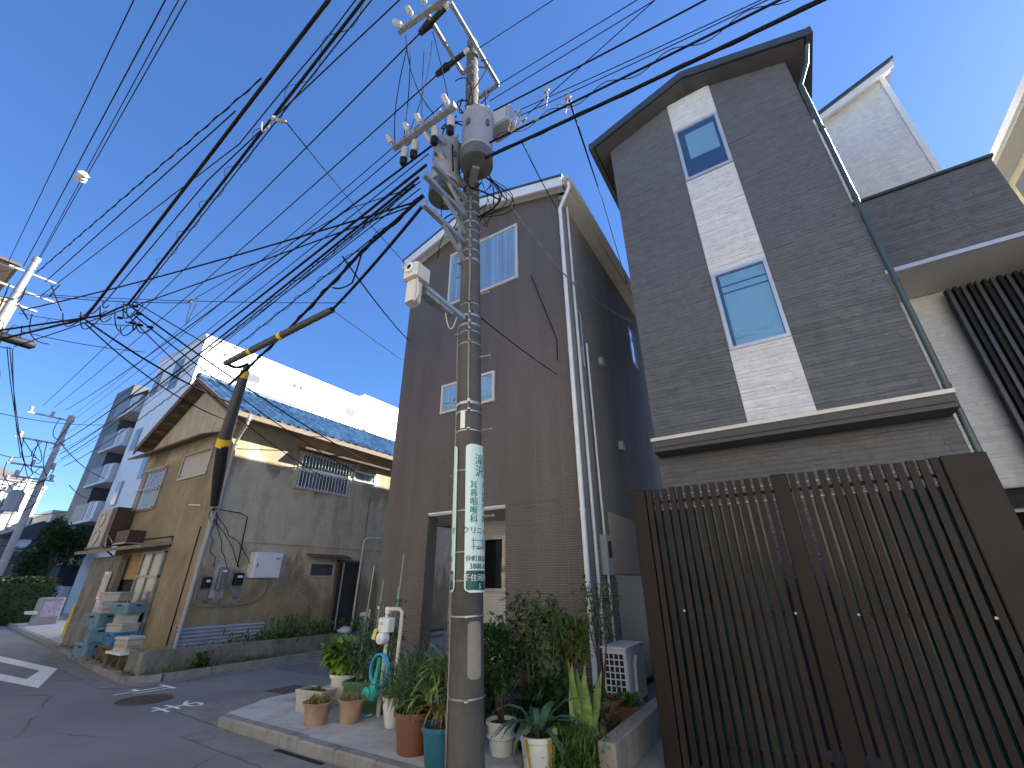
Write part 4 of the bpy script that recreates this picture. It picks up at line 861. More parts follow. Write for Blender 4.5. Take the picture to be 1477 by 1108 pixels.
# patch paler than the pole concrete, and number tag
def cyl_patch(z0,z1,a0,a1,off,mat_,name,parent,n=14,nz=6,round_=0,thick=.006):
    V=[];F=[]
    for k,th in enumerate((off,off-thick)):
        for j in range(nz+1):
            z=z0+(z1-z0)*j/nz; e=0
            if round_:
                dz=min(z-z0,z1-z); e=0 if dz>=round_ else (round_-math.sqrt(max(0,round_**2-(round_-dz)**2)))
            r=pr(z)+th; c=pz(z)
            for i in range(n+1):
                da=e/r; a=a0+da+(a1-a0-2*da)*i/n; V.append((c.x+r*math.cos(a),c.y+r*math.sin(a),z))
    w_=n+1; q=(nz+1)*w_
    for j in range(nz):
        for i in range(n): k=j*w_+i; F+= [(k,k+1,k+w_+1,k+w_),(q+k,q+k+w_,q+k+w_+1,q+k+1)]
    ring=[i for i in range(w_)]+[j*w_+n for j in range(1,nz+1)]+[nz*w_+i for i in range(n-1,-1,-1)]+[j*w_ for j in range(nz-1,0,-1)]
    for i in range(len(ring)): a_,b_=ring[i],ring[(i+1)%len(ring)]; F.append((a_,q+a_,q+b_,b_))
    b=MB(); b.add(V,F); return b.build(name,mat_,parent)
VA=math.atan2(-PB.y,-PB.x)
cyl_patch(.86,1.29,VA+R(2),VA+R(52),.004,A['patch'],'pale_patch',po,10,24,.03)
cyl_patch(3.10,3.30,VA-R(40),VA-R(18),.006,A['whtrim'],'number_tag',po,6,4)
# wrapped advertising panels
SZ0,SZ1=1.52,2.92
def panel(label,ac,full):
    t=thing('pole_sign',label,'sign',pz(1.5)); a0,a1=ac-R(58),ac+R(58)
    cyl_patch(SZ0,SZ1,a0,a1,.016,A['signw'],'panel',t,24,70,.05)
    cyl_patch(SZ0+.022,SZ0+.185,a0+R(5),a1-R(5),.0178,A['signd'],'district_band',t,20,24,.02,.001)
    def mp(u0,z0):
        def f(u,v):
            z=z0+v; r=pr(z)+.0195; c=pz(z); a=ac+(u0+u)/r; return (c.x+r*math.cos(a),c.y+r*math.sin(a),z)
        return f
    def tx(s,u0,z0,size,m,line=1.0,nm='lettering'):
        b=MB()
        for q,(du,dr) in enumerate(((-.0011*size/.08,0),(.0011*size/.08,.0005))):
            f0=mp(u0+du,z0); textmesh(s,size,(lambda u,v,f0=f0,dr=dr:(lambda p:(p[0]+(p[0]-pz(p[2]).x)*dr*5,p[1]+(p[1]-pz(p[2]).y)*dr*5,p[2]))(f0(u,v))),b,line=line)
        b.build(nm,m,t)
    tx('滝\n沢',-.0,2.69,.125,A['signg'],.95)
    tx('耳\n鼻\n咽\n喉\n科',-.075,2.325,.086,A['signg'],.96)
    tx('ア\nレ\nル\nギ\nー\n科',.06,2.33,.070,A['signg'],.96)
    tx('クリニック',-.01,2.055,.072,A['signk'])
    tx('仲町商店街',-.01,1.805,.058,A['signk'],1,'small_lettering'); tx('3888-58',-.01,1.74,.066,A['signk'],1,'small_lettering')
    tx('千住河原町',-.01,1.64,.066,A['whtrim']); tx('5',-.01,1.572,.062,A['whtrim'])
    # little street map
    for (u0_,u1_,za,zb,m_) in((-.10,.10,1.90,1.906,'signg'),(-.10,.10,1.845,1.851,'signg'),(-.085,-.076,1.82,1.93,'signg'),(.03,.039,1.82,1.93,'signg'),(-.03,.01,1.855,1.895,'signw'),(-.05,.02,1.826,1.838,'signr'),(.06,.09,1.86,1.89,'signg')):
        b=MB(); V=[mp(0,0)(u0_+(u1_-u0_)*i/6,z+.065) for z in(za,zb) for i in range(7)]; b.add(V,[(i,i+1,8+i,7+i) for i in range(6)]); b.build('map_mark',A[m_],t)
    for z in(SZ0+.1,SZ0+.35,2.25,2.65):
        c=pz(z); r=pr(z)+.006; b=MB(); b.lathe([(r-.008,-.006),(r,-.006),(r,.006),(r-.008,.006)],c,24,AX); b.build('strap',A['steel'],t,True,40)
panel('green and white clinic advertising panel wrapped on the pole facing the slatted gate',VA+R(47),True)
panel('matching clinic panel wrapped on the far side of the pole facing the side street',VA-R(108),True)
# insulator helper
def insul(b,c,axis,L=.15,r=.035):
    b.lathe([(.012,-.05),(.012,0),(r*.7,.0),(r,.015),(r,L*.4),(r*.8,L*.45),(r,L*.55),(r,L*.9),(r*.6,L),(0,L)],c,12,axis)
# middle crossarm over the road with post insulators and fuse cut-outs
ca=thing('crossarm','steel crossarm with white insulators and fuse cut-outs on the pole','crossarm',pz(7.2))
A0,A1=ony(567,219,2.6),ony(657,147,2.6); A1.z=A0.z=(A0.z+A1.z)/2
b=MB(); b.bar(A0,A1,.075,.075); b.build('arm',A['dsteel'],ca)
mid=A0.lerp(A1,.50); tgt=pz(mid.z-.1); b=MB(); b.bar(mid+Vector((0,.04,-.04)),Vector((tgt.x,tgt.y-.12,mid.z-.55)),.06,.06); b.bar(mid+Vector((0,0,.0)),Vector((tgt.x,tgt.y-.1,mid.z)),.06,.06); b.build('brace',A['steel'],ca)
for t_ in(-.03,.27,.47,.9):
    p=A0.lerp(A1,t_)+Vector((0,0,.05)); b=MB(); insul(b,p+Vector((0,-.03,.05)),Vector((-.35,-.25,1)).normalized(),.17,.042); b.build('insulator',A['porc'],ca,True,40)
for t_ in(.16,.33,.66,.9):
    p=A0.lerp(A1,t_)+Vector((0,.06,-.06)); b=MB(); b.lathe([(.0,0),(.03,.005),(.045,.05),(.055,.1),(.05,.22),(.0,.22)],p+Vector((0,0,-.24)),12); f=b.build('fuse_cutout',A['porc'],ca,True,40); b=MB(); b.lathe([(.04,-.08),(.052,-.06),(.052,.03),(.0,.035)],p+Vector((0,0,-.26)),12); b.build('fuse_cap',A['black'],f,True,40)
for t_ in(.05,.22,.4,.55,.8):
    p=A0.lerp(A1,t_); b=MB(); b.tube([p+Vector((0,-.05,.06)),p+Vector((0,-.05,-.07))],.008,6); b.build('bolt',A['dsteel'],ca)
# top frame
tf=thing('top_frame','horizontal steel frame of crossarms at the top of the pole','crossarm',pz(10.2))
zt=10.1
def tz(x,y,z=zt): return onz(x,y,z)
b=MB(); b.bar(tz(575,47),tz(650,-8),.075,.075); b.build('arm',A['dsteel'],tf)
b=MB(); b.bar(tz(613,15),tz(668,107),.06,.06); b.build('rail',A['steel'],tf)
b=MB(); b.bar(tz(650,4),tz(719,122),.06,.06); b.build('rail',A['steel'],tf)
b=MB(); b.bar(tz(719,122),tz(683,146),.06,.06); b.build('rail',A['dsteel'],tf); b=MB(); b.bar(tz(614,16),tz(652,7),.05,.05); b.build('rail',A['dsteel'],tf)
b=MB(); b.bar(tz(688,96),tz(704,98),.03,.03); b.bar(pz(zt-.05),tz(668,107),.05,.05); b.bar(pz(zt-.02),tz(690,80),.05,.05); b.build('bracket',A['steel'],tf)
for (x,y,ang) in((577,38,(-.5,-.2,.6)),(592,22,(-.35,-.2,1)),(612,4,(-.3,-.2,1))):
    b=MB(); insul(b,tz(x,y)+Vector((0,0,.05)),Vector(ang).normalized(),.2,.05); b.build('insulator',A['porc'],tf,True,40)
for (p0,p1) in(((606,48),(648,6)),((630,108),(676,72))):
    a_=tz(*p0); c_=tz(*p1); b=MB(); b.tube([a_,a_.lerp(c_,.35),a_.lerp(c_,.4),c_],[.05,.075,.05,.04],8); b.build('cable_sleeve',A['black'],tf,True,40); b=MB(); b.tube([a_.lerp(c_,.42),c_],.042,8); b.build('sleeve_tube',A['pvc'],tf,True,40)
# lower bracket arms
for k,(x0,y0,x1,y1,z) in enumerate(((608,296,668,355,5.69),(612,252,668,318,6.17),(612,246,668,290,6.5))):
    p0=onz(x0,y0,z); p1=pz(z)+Vector((0,-pr(z),0)); p0.x=p1.x-.02
    t=thing('bracket_arm',('lowest','middle','highest')[k]+' galvanised bracket arm on the pole under the transformers','bracket',p1,'bracket arms')
    b=MB(); b.bar(p1,p0,.06,.06); b.build('arm',A['steel'],t); b=MB(); b.bar(p0.lerp(p1,.45)+Vector((0,0,-.03)),p1+Vector((0,.02,-.28)),.04,.04); b.build('brace',A['steel'],t); b=MB(); b.bar(p1+Vector((-.06,-.01,-.33)),p1+Vector((-.06,-.01,.06)),.05,.05); b.build('clamp',A['steel'],t)
    for q in(.05,.25): b=MB(); b.tube([p0.lerp(p1,q)+Vector((0,0,.03)),p0.lerp(p1,q)+Vector((0,0,.09))],.02,8); b.build('bolt',A['dsteel'],t)
# transformers
def transformer(label,ptop,pbot,r):
    t=thing('transformer',label,'transformer',pbot); h=ptop.z-pbot.z; c=Vector((pbot.x,pbot.y,pbot.z))
    b=MB(); b.lathe([(r*.9,.0),(r*.98,.03),(r*.98,.20*h),(r*1.04,.22*h),(r*1.0,.24*h),(r,.86*h),(r*1.05,.87*h),(r*1.05,.9*h),(r*.9,.97*h),(r*.4,h),(0,h)],c,28); b.build('tank',A['trans'],t,True,40)
    b=MB(); b.lathe([(r*1.0,-.001),(r*1.02,.0),(r*1.02,.19*h),(r*1.0,.19*h)],c,28); b.lathe([(.0,-.006),(r*.93,-.004),(r*.93,.0)],c,28); b.build('base_skirt',A['tbase'],t,True,40)
    for k in range(3):
        a=k*2.1; p=c+Vector((math.cos(a)*r*.6,math.sin(a)*r*.6,h*.95)); b=MB(); insul(b,p,Vector((math.cos(a)*.3,math.sin(a)*.3,1)).normalized(),.14,.03); b.build('bushing',A['porc'],t,True,40)
    for k in range(2):
        a=VA+R(-35+70*k); p=c+Vector((math.cos(a)*r*1.02,math.sin(a)*r*1.02,h*.6)); b=MB(); b.box(p.x-.03,p.x+.03,p.y-.02,p.y+.02,p.z-.05,p.z+.05); b.build('lifting_lug',A['tbase'],t)
    b=MB(); q=pz(c.z+h*.4); b.bar((c.x,c.y,c.z+h*.35),(q.x,q.y,c.z+h*.35),.07,.08); b.build('hanger',A['dsteel'],t); b=MB(); b.bar((c.x,c.y,c.z-.03),(q.x,q.y,c.z-.03),.1,.05); b.build('hanger',A['dsteel'],t)
    return t
transformer('large grey cylindrical transformer mounted on the pole facing the brown house window',Vector((-2.53,3.18,7.9)),Vector((-2.53,3.18,6.82)),.225)
transformer('weathered grey transformer tucked under the white-insulator crossarm',Vector((-3.04,3.12,7.6)),Vector((-3.04,3.12,6.45)),.205)
p=dst(722,178,4.35); sb=thing('switch_box','grey rectangular switch box fixed high on the pole beside the transformer','switch box',p)
b=MB(); b.bevbox(p.x-.16,p.x+.22,p.y-.12,p.y+.12,p.z-.22,p.z+.2,.02); b.build('case',A['trans'],sb); b=MB(); b.box(p.x-.12,p.x+.18,p.y-.135,p.y-.121,p.z-.18,p.z+.16); b.build('cover',A['greyp'],sb); b=MB(); q=pz(p.z); b.bar((p.x,p.y,p.z),(q.x,q.y,p.z),.06,.06); b.build('bracket',A['dsteel'],sb)
# tangled jumper leads: one bundle each
def loop(p,q,out,n=10):
    p=Vector(p);q=Vector(q); return [p.lerp(q,i/n)+Vector(out)*4*(i/n)*(1-i/n) for i in range(n+1)]
rj=random.Random(5); jl=[]
for k in range(46):
    z=rj.uniform(6.2,8.9); a=rj.uniform(0,6.28); rr_=rj.uniform(.1,.45); p=pz(z)+Vector((math.cos(a)*rr_,math.sin(a)*rr_,0)); z2=z+rj.uniform(-.9,.7); a2=a+rj.uniform(-1.2,1.2); q=pz(z2)+Vector((math.cos(a2)*rj.uniform(.15,.5),math.sin(a2)*rj.uniform(.15,.5),0))
    jl.append(loop(p,q,(rj.uniform(-.15,.25),rj.uniform(-.25,.1),rj.uniform(-.35,.05))))
for k in range(6):
    t_=A0.lerp(A1,(.0,.27,.47,.9,.16,.66)[k]); q=tz(577+rj.uniform(0,50),60+rj.uniform(-20,30)); jl.append(loop(t_+Vector((0,0,.15)),q,(rj.uniform(-.1,.1),0,-.1)))
for k in range(5): jl.append(loop(pz(7.0)+Vector((.2,.05,0)),pz(6.2)+Vector((.12,0,0)),(.35+.05*k,rj.uniform(-.1,.1),-.3-.03*k)))
for pts in jl:
    b=MB(); b.tube(pts,rj.choice((.006,.008,.011)),5); b.build('jumper_lead',A['wire'],po,True)
# security camera / lamp on its bracket
cp=thing('security_camera','beige box camera with lens on a blue-grey arm of the pole','security camera',pz(4.5))
p1=pz(4.5)+Vector((0,-pr(4.5),0)); e=onz(592,408,4.52); e.x=p1.x-.0
b=MB(); b.bar(p1,e+Vector((0,.05,0)),.06,.05); b.build('arm',mat('blue_grey_paint',(.30,.37,.42),.45,.08,5),cp); b=MB(); b.bar(p1.lerp(e,.3)+Vector((.0,0,-.09)),p1.lerp(e,.85)+Vector((0,0,-.09)),.10,.05); b.bar(p1.lerp(e,.3)+Vector((-.07,0,.02)),p1.lerp(e,.8)+Vector((-.07,0,.02)),.03,.03); b.build('tray',A['steel'],cp)
b=MB(); b.bevbox(e.x-.10,e.x+.10,e.y-.10,e.y+.12,e.z-.02,e.z+.17,.02); hd=b.build('housing',A['trim'],cp); b=MB(); b.lathe([(.055,0),(.055,.03),(.04,.035),(.0,.03)],(e.x+.02,e.y-.10,e.z+.08),16,Vector((0,-1,0))); ln=b.build('lens_ring',A['whtrim'],hd,True,40); b=MB(); b.lathe([(.032,0),(.0,.012)],(e.x+.02,e.y-.133,e.z+.08),14,Vector((0,-1,0))); b.build('lens',A['black'],ln,True)
b=MB(); b.bevbox(e.x-.08,e.x+.06,e.y-.06,e.y+.06,e.z-.30,e.z-.022,.02); b.build('lower_box',A['trim'],cp); b=MB(); b.tube(loop(e+Vector((.06,-.04,-.02)),e+Vector((.0,.0,-.28)),(.1,-.05,-.12)),.014,6); b.tube(loop(p1.lerp(e,.4)+Vector((0,0,-.1)),p1.lerp(e,.15)+Vector((0,0,-.05)),(0,0,-.2)),.007,6); b.build('lead',A['trim'],cp,True)
# ------------------------------------------------------------ far pole and left pole
def farpole(label,top,h,r0,r1,arms,big):
    t=thing('utility_pole',label,'utility pole',(top.x,top.y,0)); b=MB(); b.tube([(top.x,top.y,-.1),(top.x,top.y,h)],[r0,r1],14); b.build('shaft',A['potlite'] if big else A['dsteel'],t,True,50)
    for (z,y0,y1,n) in arms:
        b=MB(); b.bar((top.x+.1,top.y+y0,z),(top.x+.1,top.y+y1,z),.09,.09); am=b.build('arm',A['dsteel'],t)
        for k in range(n):
            b=MB(); insul(b,Vector((top.x+.1,top.y+y0+(y1-y0)*(k+.1)/max(1,n-.8),z+.06)),Vector((0,0,1)),.3,.09); b.build('insulator',A['porc'],am,True,40)
    return t
FT=dst(103,600,38)
fp=farpole('far utility pole with three-insulator arm and transformer standing behind the hedge',FT,FT.z,.2,.13,[(FT.z-.35,-1.9,.2,3),(FT.z-1.9,-1.9,.3,2),(FT.z-3.4,-1.7,.3,3),(FT.z-4.1,-1.3,.5,2)],True)
b=MB(); b.lathe([(.33,0),(.34,.1),(.34,1.0),(.2,1.15),(0,1.2)],(FT.x+.1,FT.y-.75,FT.z-6.0),16); b.build('transformer',A['trans'],fp,True,40)
b=MB()
for k in range(16):
    a_=Vector((FT.x+.2,FT.y+random.uniform(-1.8,.3),FT.z-random.choice((.3,1.9,3.4,4.1)))); c_=Vector((FT.x+.2,FT.y+random.uniform(-1.2,.4),a_.z-random.uniform(.8,2.2))); b.tube(loop(a_,c_,(0,random.uniform(-.4,.4),-.3),6),.02,4)
b.build('jumper_lead',A['wire'],fp)
FT2=dst(45,688,58); farpole('second far utility pole standing in front of the far white house',FT2,FT2.z,.2,.13,[(FT2.z-.5,-1.5,1.0,3),(FT2.z-2,-1.2,1.0,2)],True)
LP=dst(52,376,13); lp=farpole('slim pale steel utility pole across the road at the corner house',LP,LP.z,.12,.06,[],False)
b=MB(); b.lathe([(.07,0),(.07,.12),(.0,.13)],(LP.x,LP.y,LP.z-.05),12); b.build('cap',A['dsteel'],lp)
for z,dy in((LP.z-.35,.45),(LP.z-.8,.6),(LP.z-1.15,.4)):
    b=MB(); b.bar((LP.x,LP.y-.3,z),(LP.x,LP.y+dy,z),.04,.04); b.build('arm',A['dsteel'],lp)
b=MB(); rj=random.Random(9)
for k in range(22):
    a_=Vector((LP.x+rj.uniform(-.2,.2),LP.y+rj.uniform(-.3,.6),LP.z-rj.uniform(.3,2.4))); c_=a_+Vector((rj.uniform(-.3,.3),rj.uniform(-.5,.5),-rj.uniform(.2,.9))); b.tube(loop(a_,c_,(0,rj.uniform(-.3,.3),-.2),8),.012,5)
b.build('jumper_lead',A['wire'],lp,True)
q=dst(25,492,12.3); b=MB(); b.tube([q+Vector((0,-.35,.02)),q+Vector((0,-.3,0)),q+Vector((0,.2,0)),q+Vector((0,.26,0))],[.04,.09,.09,.04],10); b.build('splice_closure',A['black'],lp,True,40)
# ------------------------------------------------------------ overhead wires
def wire(pts,r,label,group,sag=0,n=14,m='wire',coil=None):
    P=[]
    for a_,c_ in zip(pts,pts[1:]):
        for i in range(n+ (1 if c_ is pts[-1] else 0)): t=i/n; P.append(a_.lerp(c_,t)-Vector((0,0,sag*4*t*(1-t))))
    b=MB(); b.tube(P,r,6)
    o=tag(b.build('overhead_wire',A[m],None,True),label,'wire',group)
    if coil:
        rc,pitch,rw=coil; L=0; b=MB(); H_=[]; tot=sum((P[i+1]-P[i]).length for i in range(len(P)-1)); k=max(24,int(tot/pitch*10)); 
        acc=[0]
        for i in range(len(P)-1): acc.append(acc[-1]+(P[i+1]-P[i]).length)
        j=0
        for i in range(k+1):
            s=tot*i/k
            while j<len(acc)-2 and acc[j+1]<s: j+=1
            t=(s-acc[j])/max(1e-6,acc[j+1]-acc[j]); c=P[j].lerp(P[j+1],t); d=(P[j+1]-P[j]).normalized(); u=d.orthogonal().normalized(); v=d.cross(u); th=2*math.pi*s/pitch
            H_.append(c+(u*math.cos(th)+v*math.sin(th))*rc)
        b.tube(H_,rw,4); b.build('lashing_coil',A[m],o,True)
    return o
D=dst
g1='wires from the near pole to the far pole'; l1='black overhead wire running from the near pole to the far pole down the street'
for (n_,nd,f_,r,sg,lb) in(((606,48),None,(62,585),.013,.25,'wire leaving the upper black sleeve of the top frame towards the far pole'),((631,108),None,(78,588),.013,.3,'wire leaving the lower black sleeve of the top frame towards the far pole'),((622,211),2.75,(94,592),.016,.3,'wire leaving the insulator crossarm towards the far pole'),((615,238),3.9,(72,648),.020,.4,'thicker wire leaving below the insulator crossarm towards the far pole'),((604,256),4.1,(86,655),.020,.4,'thicker wire leaving beside the weathered transformer towards the far pole')):
    a_=tz(*n_) if nd is None else ony(*n_,nd) if nd<3 else D(*n_,nd)
    wire([a_,D(*f_,37.6)],r,lb,g1,sg)
wire([D(598,266,4.1),D(88,662,37.6)],.012,'wire wrapped in a loose spiral running from the near pole to the far pole','spiral wires',.35,coil=(.035,.8,.005))
wire([D(612,284,4.0),D(92,672,37.6)],.010,'spirally lashed thin wire below the others on the far pole span','spiral wires',.5,coil=(.03,.8,.005))
wire([D(604,290,4.0),D(34,447,12.5)],.013,'slack black wire crossing from the near pole bracket to the steel pole across the road','cross street wires',.1)
wire([D(600,295,4.0),D(20,500,12.5)],.010,'slack black wire crossing from the near pole bracket to the steel pole across the road','cross street wires',.05)
# heavy guarded cable with sleeve and bundle beside it
J=D(479,447,6.0); K=D(326,524,9.2)
wire([D(609,298,3.85),J],.021,'thick black cable dropping from the lowest bracket arm','thick cables',.05)
b=MB(); b.tube([J,J.lerp(K,.33),J.lerp(K,.66),K],[.05,.06,.062,.055],12); cs=tag(b.build('cable_guard',A['sleeve'],None,True,40),'thick dark grey cable guard sleeve below the lowest bracket arm','cable guard')
for q in(.42,.72): c=J.lerp(K,q); b=MB(); b.lathe([(.066,-.05),(.066,.05)],c,12,(K-J).normalized()); b.build('warning_band',A['yel'],cs,True,40)
wire([D(610,282,4.0),D(523,361,5.2),D(471,417,6.2),D(411,480,7.6),D(330,555,10.0)],.024,'bundle of black service cables hanging beside the thick cable guard','thick cables',.02,coil=(.03,.8,.007))
wire([D(523,361,5.2),D(508,408,5.6),D(480,415,6.0)],.012,'short slack black cable loop near the thick cable guard','cable loops',.05)
# inclined guarded guy at the house corner
G0,G1,G2=D(357,525,10.3),D(322,639,11.2),D(309,730,11.7)
b=MB(); b.tube([G0,G0.lerp(G1,.12),G0.lerp(G1,.2),G1],[.05,.07,.10,.125],14); gg=tag(b.build('guarded_cable',A['sleeve'],None,True,40),'inclined grey tube with yellow bands hanging at the stucco house corner','cable guard')
b=MB(); b.tube([G1,G1.lerp(G2,.5),G2],[.125,.12,.08],14); b.build('black_sleeve',A['black'],gg,True,40)
for c,r_ in((G0.lerp(G1,.14),.09),(G1,.135)): b=MB(); b.lathe([(r_,-.10),(r_,.10)],c,14,(G1-G0).normalized()); b.build('warning_band',A['yel'],gg,True,40)
wire([K+Vector((0,0,.02)),G0],.03,'short black cable between the grey guard and the inclined banded tube','thick cables',.1)
# two thick cables from over the camera to the junction, then to the steel pole
J1,J2=D(122,460,10),D(186,438,9.6)
wire([D(505,-40,2.6),J1,D(-10,492,12.4)],.021,'thickest black overhead cable bending towards the steel pole across the road','thick cables')
wire([D(548,-30,2.7),J2,D(148,455,10.2),D(-10,478,12.4)],.019,'thick black overhead cable lashed with open hanging rings','thick cables',coil=(.07,.8,.004))
wire([D(528,-20,2.7),D(468,60,3.3),D(400,140,4.2),D(345,208,5),D(60,426,12.3)],.007,'thin wire peeling away from the thick lashed cables','street crossing wires')
wire([D(548,-15,2.75),D(190,440,9.6)],.008,'thin companion wire alongside the ring-lashed cable','street crossing wires')
wire([D(640,-60,2.9),D(300,260,7),D(148,440,11)],.010,'thin companion wire alongside the ring-lashed cable','street crossing wires')
wire([D(378,113,4.5),D(52,394,12.6)],.007,'wavy twisted wire leading to the steel pole across the road','street crossing wires',coil=(.010,.5,.006))
wire([D(340,160,5),D(66,406,12.6)],.009,'straight thin wire leading to the bracket of the steel pole across the road','street crossing wires')
g4='wires above the steel pole'; l4='thin straight wire rising steeply from the steel pole across the road'
for (x0,x1,y1,r) in((197,11,380,.0055),(243,34,384,.007),(262,54,376,.0055),(274,57,374,.006)): wire([D(x0,-8,4.2),D(x1,y1,13)],r,l4,g4)
q=D(118,255,8.0); b=MB(); b.lathe([(0,-.09),(.05,-.085),(.075,-.05),(.05,-.03),(.075,-.01),(.05,.02),(.075,.05),(.04,.085),(0,.09)],q,14,Vector((.7,0,.5)).normalized()); tag(b.build('wire_insulator',A['porc'],None,True,60),'white ribbed insulator strung on a thin wire against the sky','insulator')
# from the junction to the stucco house and beyond
g5='service wires above the stucco house'; l5='black service wire running from the cable junction over the blue tiled roof'
for kk,(a_,c_,r,s) in enumerate((((186,440,9.6),onx(548,676,-11.9),.016,.15),((190,452,9.6),onx(530,690,-11.9),.012,.2),((176,446,9.7),onx(470,690,-11.5),.010,.25),((195,436,9.5),onx(565,640,-11.6),.010,.1),((124,462,10),onx(352,588,-11.6),.018,.15),((122,466,10),onx(345,612,-11.7),.012,.25))):
    wire([D(*a_),c_],r,('service wire from the cable junction to the small window hood end','service wire from the cable junction to the wall below the small window','slack service wire from the cable junction to the barred window','service wire from the cable junction to the far end of the tiled eave','thicker service wire from the thickest cable bend to the front tiled eave corner','thin service wire from the thickest cable bend to the stucco wall corner')[kk],g5,s)
b=MB(); rj=random.Random(4); c0=D(170,452,9.8)
for k in range(14):
    a_=c0+Vector((rj.uniform(-.5,.5),rj.uniform(-.4,.4),rj.uniform(-.1,.15))); b.tube(loop(a_,a_+Vector((rj.uniform(-.4,.4),rj.uniform(-.3,.3),rj.uniform(-.25,.05))),(0,0,-rj.uniform(.05,.35)),8),.010,5)
for k in range(6):
    a_=c0+Vector((rj.uniform(-.1,.5),rj.uniform(.0,.5),rj.uniform(-.1,.1))); b.tube([a_,a_+Vector((.12,.02,-.04))],.028,8)
tag(b.build('cable_junction',A['wire'],None,True),'tangle of cable splices and loops where the thick cables meet','cable junction')
g6='cross wires at mid height'; l6='thin nearly level wire crossing behind the thick cables'
for a_,c_,r in((D(32,424,12.6),D(274,437,9.5),.008),(D(60,425,12.6),D(500,437,8),.007),(D(28,452,12.6),D(200,470,10),.007),(D(30,478,12.5),onx(210,508,-12),.008)): wire([a_,c_],r,l6,g6,.06)
b=MB(); c0=D(270,437,9.5); b.tube([c0,c0+Vector((.1,0,.04)),c0+Vector((.35,.05,.0))],.015,6); b.tube(loop(c0+Vector((.2,0,0)),c0+Vector((.3,.05,-.1)),(0,0,-.5),8),.008,5); tag(b.build('wire_clamp',A['gwire'],None,True),'small drop wire clamp hanging on a thin wire in the sky','clamp')
wire([D(270,437,9.5),D(508,300,5.6),D(598,270,4.2)],.007,l6,g6)
for kk,(a_,f_) in enumerate((((640,150),(98,604)),((628,175),(96,612)),((618,222),(70,640)),((606,262),(80,668)),((606,272),(60,660)))):
    wire([D(*a_,3.9),D(*f_,37.6)],.008,('fine wire from the pole behind the insulator crossarm to the far pole','fine wire from the insulator crossarm brace to the far pole','fine wire from the upper bracket arm to the far pole','fine slack wire from the middle bracket arm to the far pole','lowest fine slack wire of the far pole span')[kk],g1,.25+.1*kk)
# hanging tap on the ring-lashed cable and its service drop to the brown house
c0=D(393,172,4.6)
b=MB(); b.tube([c0+Vector((-.05,0,.1)),c0,c0+Vector((.15,.1,-.05))],.022,6); b.tube(loop(c0+Vector((-.15,-.05,.0)),c0+Vector((.05,0,.02)),(-.02,0,-.22),8),.01,5); tag(b.build('drop_clamp',A['gwire'],None,True),'pale service drop clamp hanging below the thick lashed cable','clamp')
wire([c0+Vector((.15,.1,-.05)),ony(586,382,6.02)],.008,'thin service drop from the lashed cable to the brown house eave','house service drops',.05)
wire([D(494,370,5.5),ony(588,490,6.28)],.012,'black service drop from the cable bundle to the brown house corner','house service drops',.06)
wire([J,ony(580,520,6.28)],.006,'fine guy thread from the cable guard to the brown house corner','house service drops',.0,m='gwire')
wire([pz(4.6)+Vector((.1,-.1,0)),ony(803,540,6.28)],.008,'thin service wire from the pole band to the brown house front','house service drops',.03)
wire([ony(766,398,6.27),ony(787,450,6.28),ony(803,490,6.29),ony(804,520,6.29)],.008,'thin cable clipped to the brown house front wall','house service drops',0)
wire([D(700,244,4.3),onx(822,405,-2.45),onx(917,466,-2.4)],.011,'grey twisted service drop running along the brown house eave','house service drops',.1,m='gwire',coil=(.012,.3,.008))
wire([ony(820,140,2.6),onx(868,285,-2.35),onx(905,410,-2.3)],.012,'black service drop from the lashed cables to the brown house gutter','house service drops',.05)
wire([ony(752,203,2.6),onx(803,300,-2.3)],.007,'hair-thin wire dropping from the near pole past the cream roof corner','house service drops',.05)
# right-hand span
g7='wires from the near pole along the street to the upper right'; Y7=2.6
def rw(a_,c_,r,label,sag=.03,coil=None):
    p,q=ony(*a_,Y7),ony(*c_,Y7); d=q-p; wire([p,p+d*1.6],r,label,g7,sag,coil=coil)
rw((700,228),(1178,0),.019,'thickest cable bundle running past the charcoal house roof',coil=(.015,.9,.009)); rw((706,206),(1118,0),.012,'cable lashed to a support wire with zigzag ties',coil=(.035,.6,.004))
rw((742,162),(1091,0),.005,'thin support wire above the zigzag lashed cable'); rw((748,168),(1100,0),.005,'thin support wire above the zigzag lashed cable')
rw((712,160),(1014,0),.010,'medium black wire leaving the switch box on the pole',.02)
lt='thin high wire leaving the top of the near pole'
for a_,c_ in(((716,124),(919,0)),((706,146),(945,0)),((690,70),(798,0)),((761,165),(945,0))): rw(a_,c_,.0055,lt,0)
c0=ony(800,132,2.6)
rj=random.Random(14)
for kk,(px,py) in enumerate(((788,130),(819,140),(748,162),(755,172),(738,175))):
    c=ony(px,py,2.6); b=MB(); b.tube([c+Vector((-.03,0,-.01)),c+Vector((.03,0,.01))],.022,8)
    for k in range(2): b.tube(loop(c,c+Vector((rj.uniform(-.15,.15),rj.uniform(-.1,.1),-.1)),(rj.uniform(-.1,.1),0,-rj.uniform(.05,.2)),8),.006,5)
    tag(b.build('wire_splice',A['gwire'],None,True),('pale wire splice on the crossing thin wire near the charcoal roof','pale splice where the house drop leaves the lashed cable','pale splice nearest above the switch box wire','pale splice just below the switch box wire','pale splice close against the switch box')[kk],'splice','wire splices')
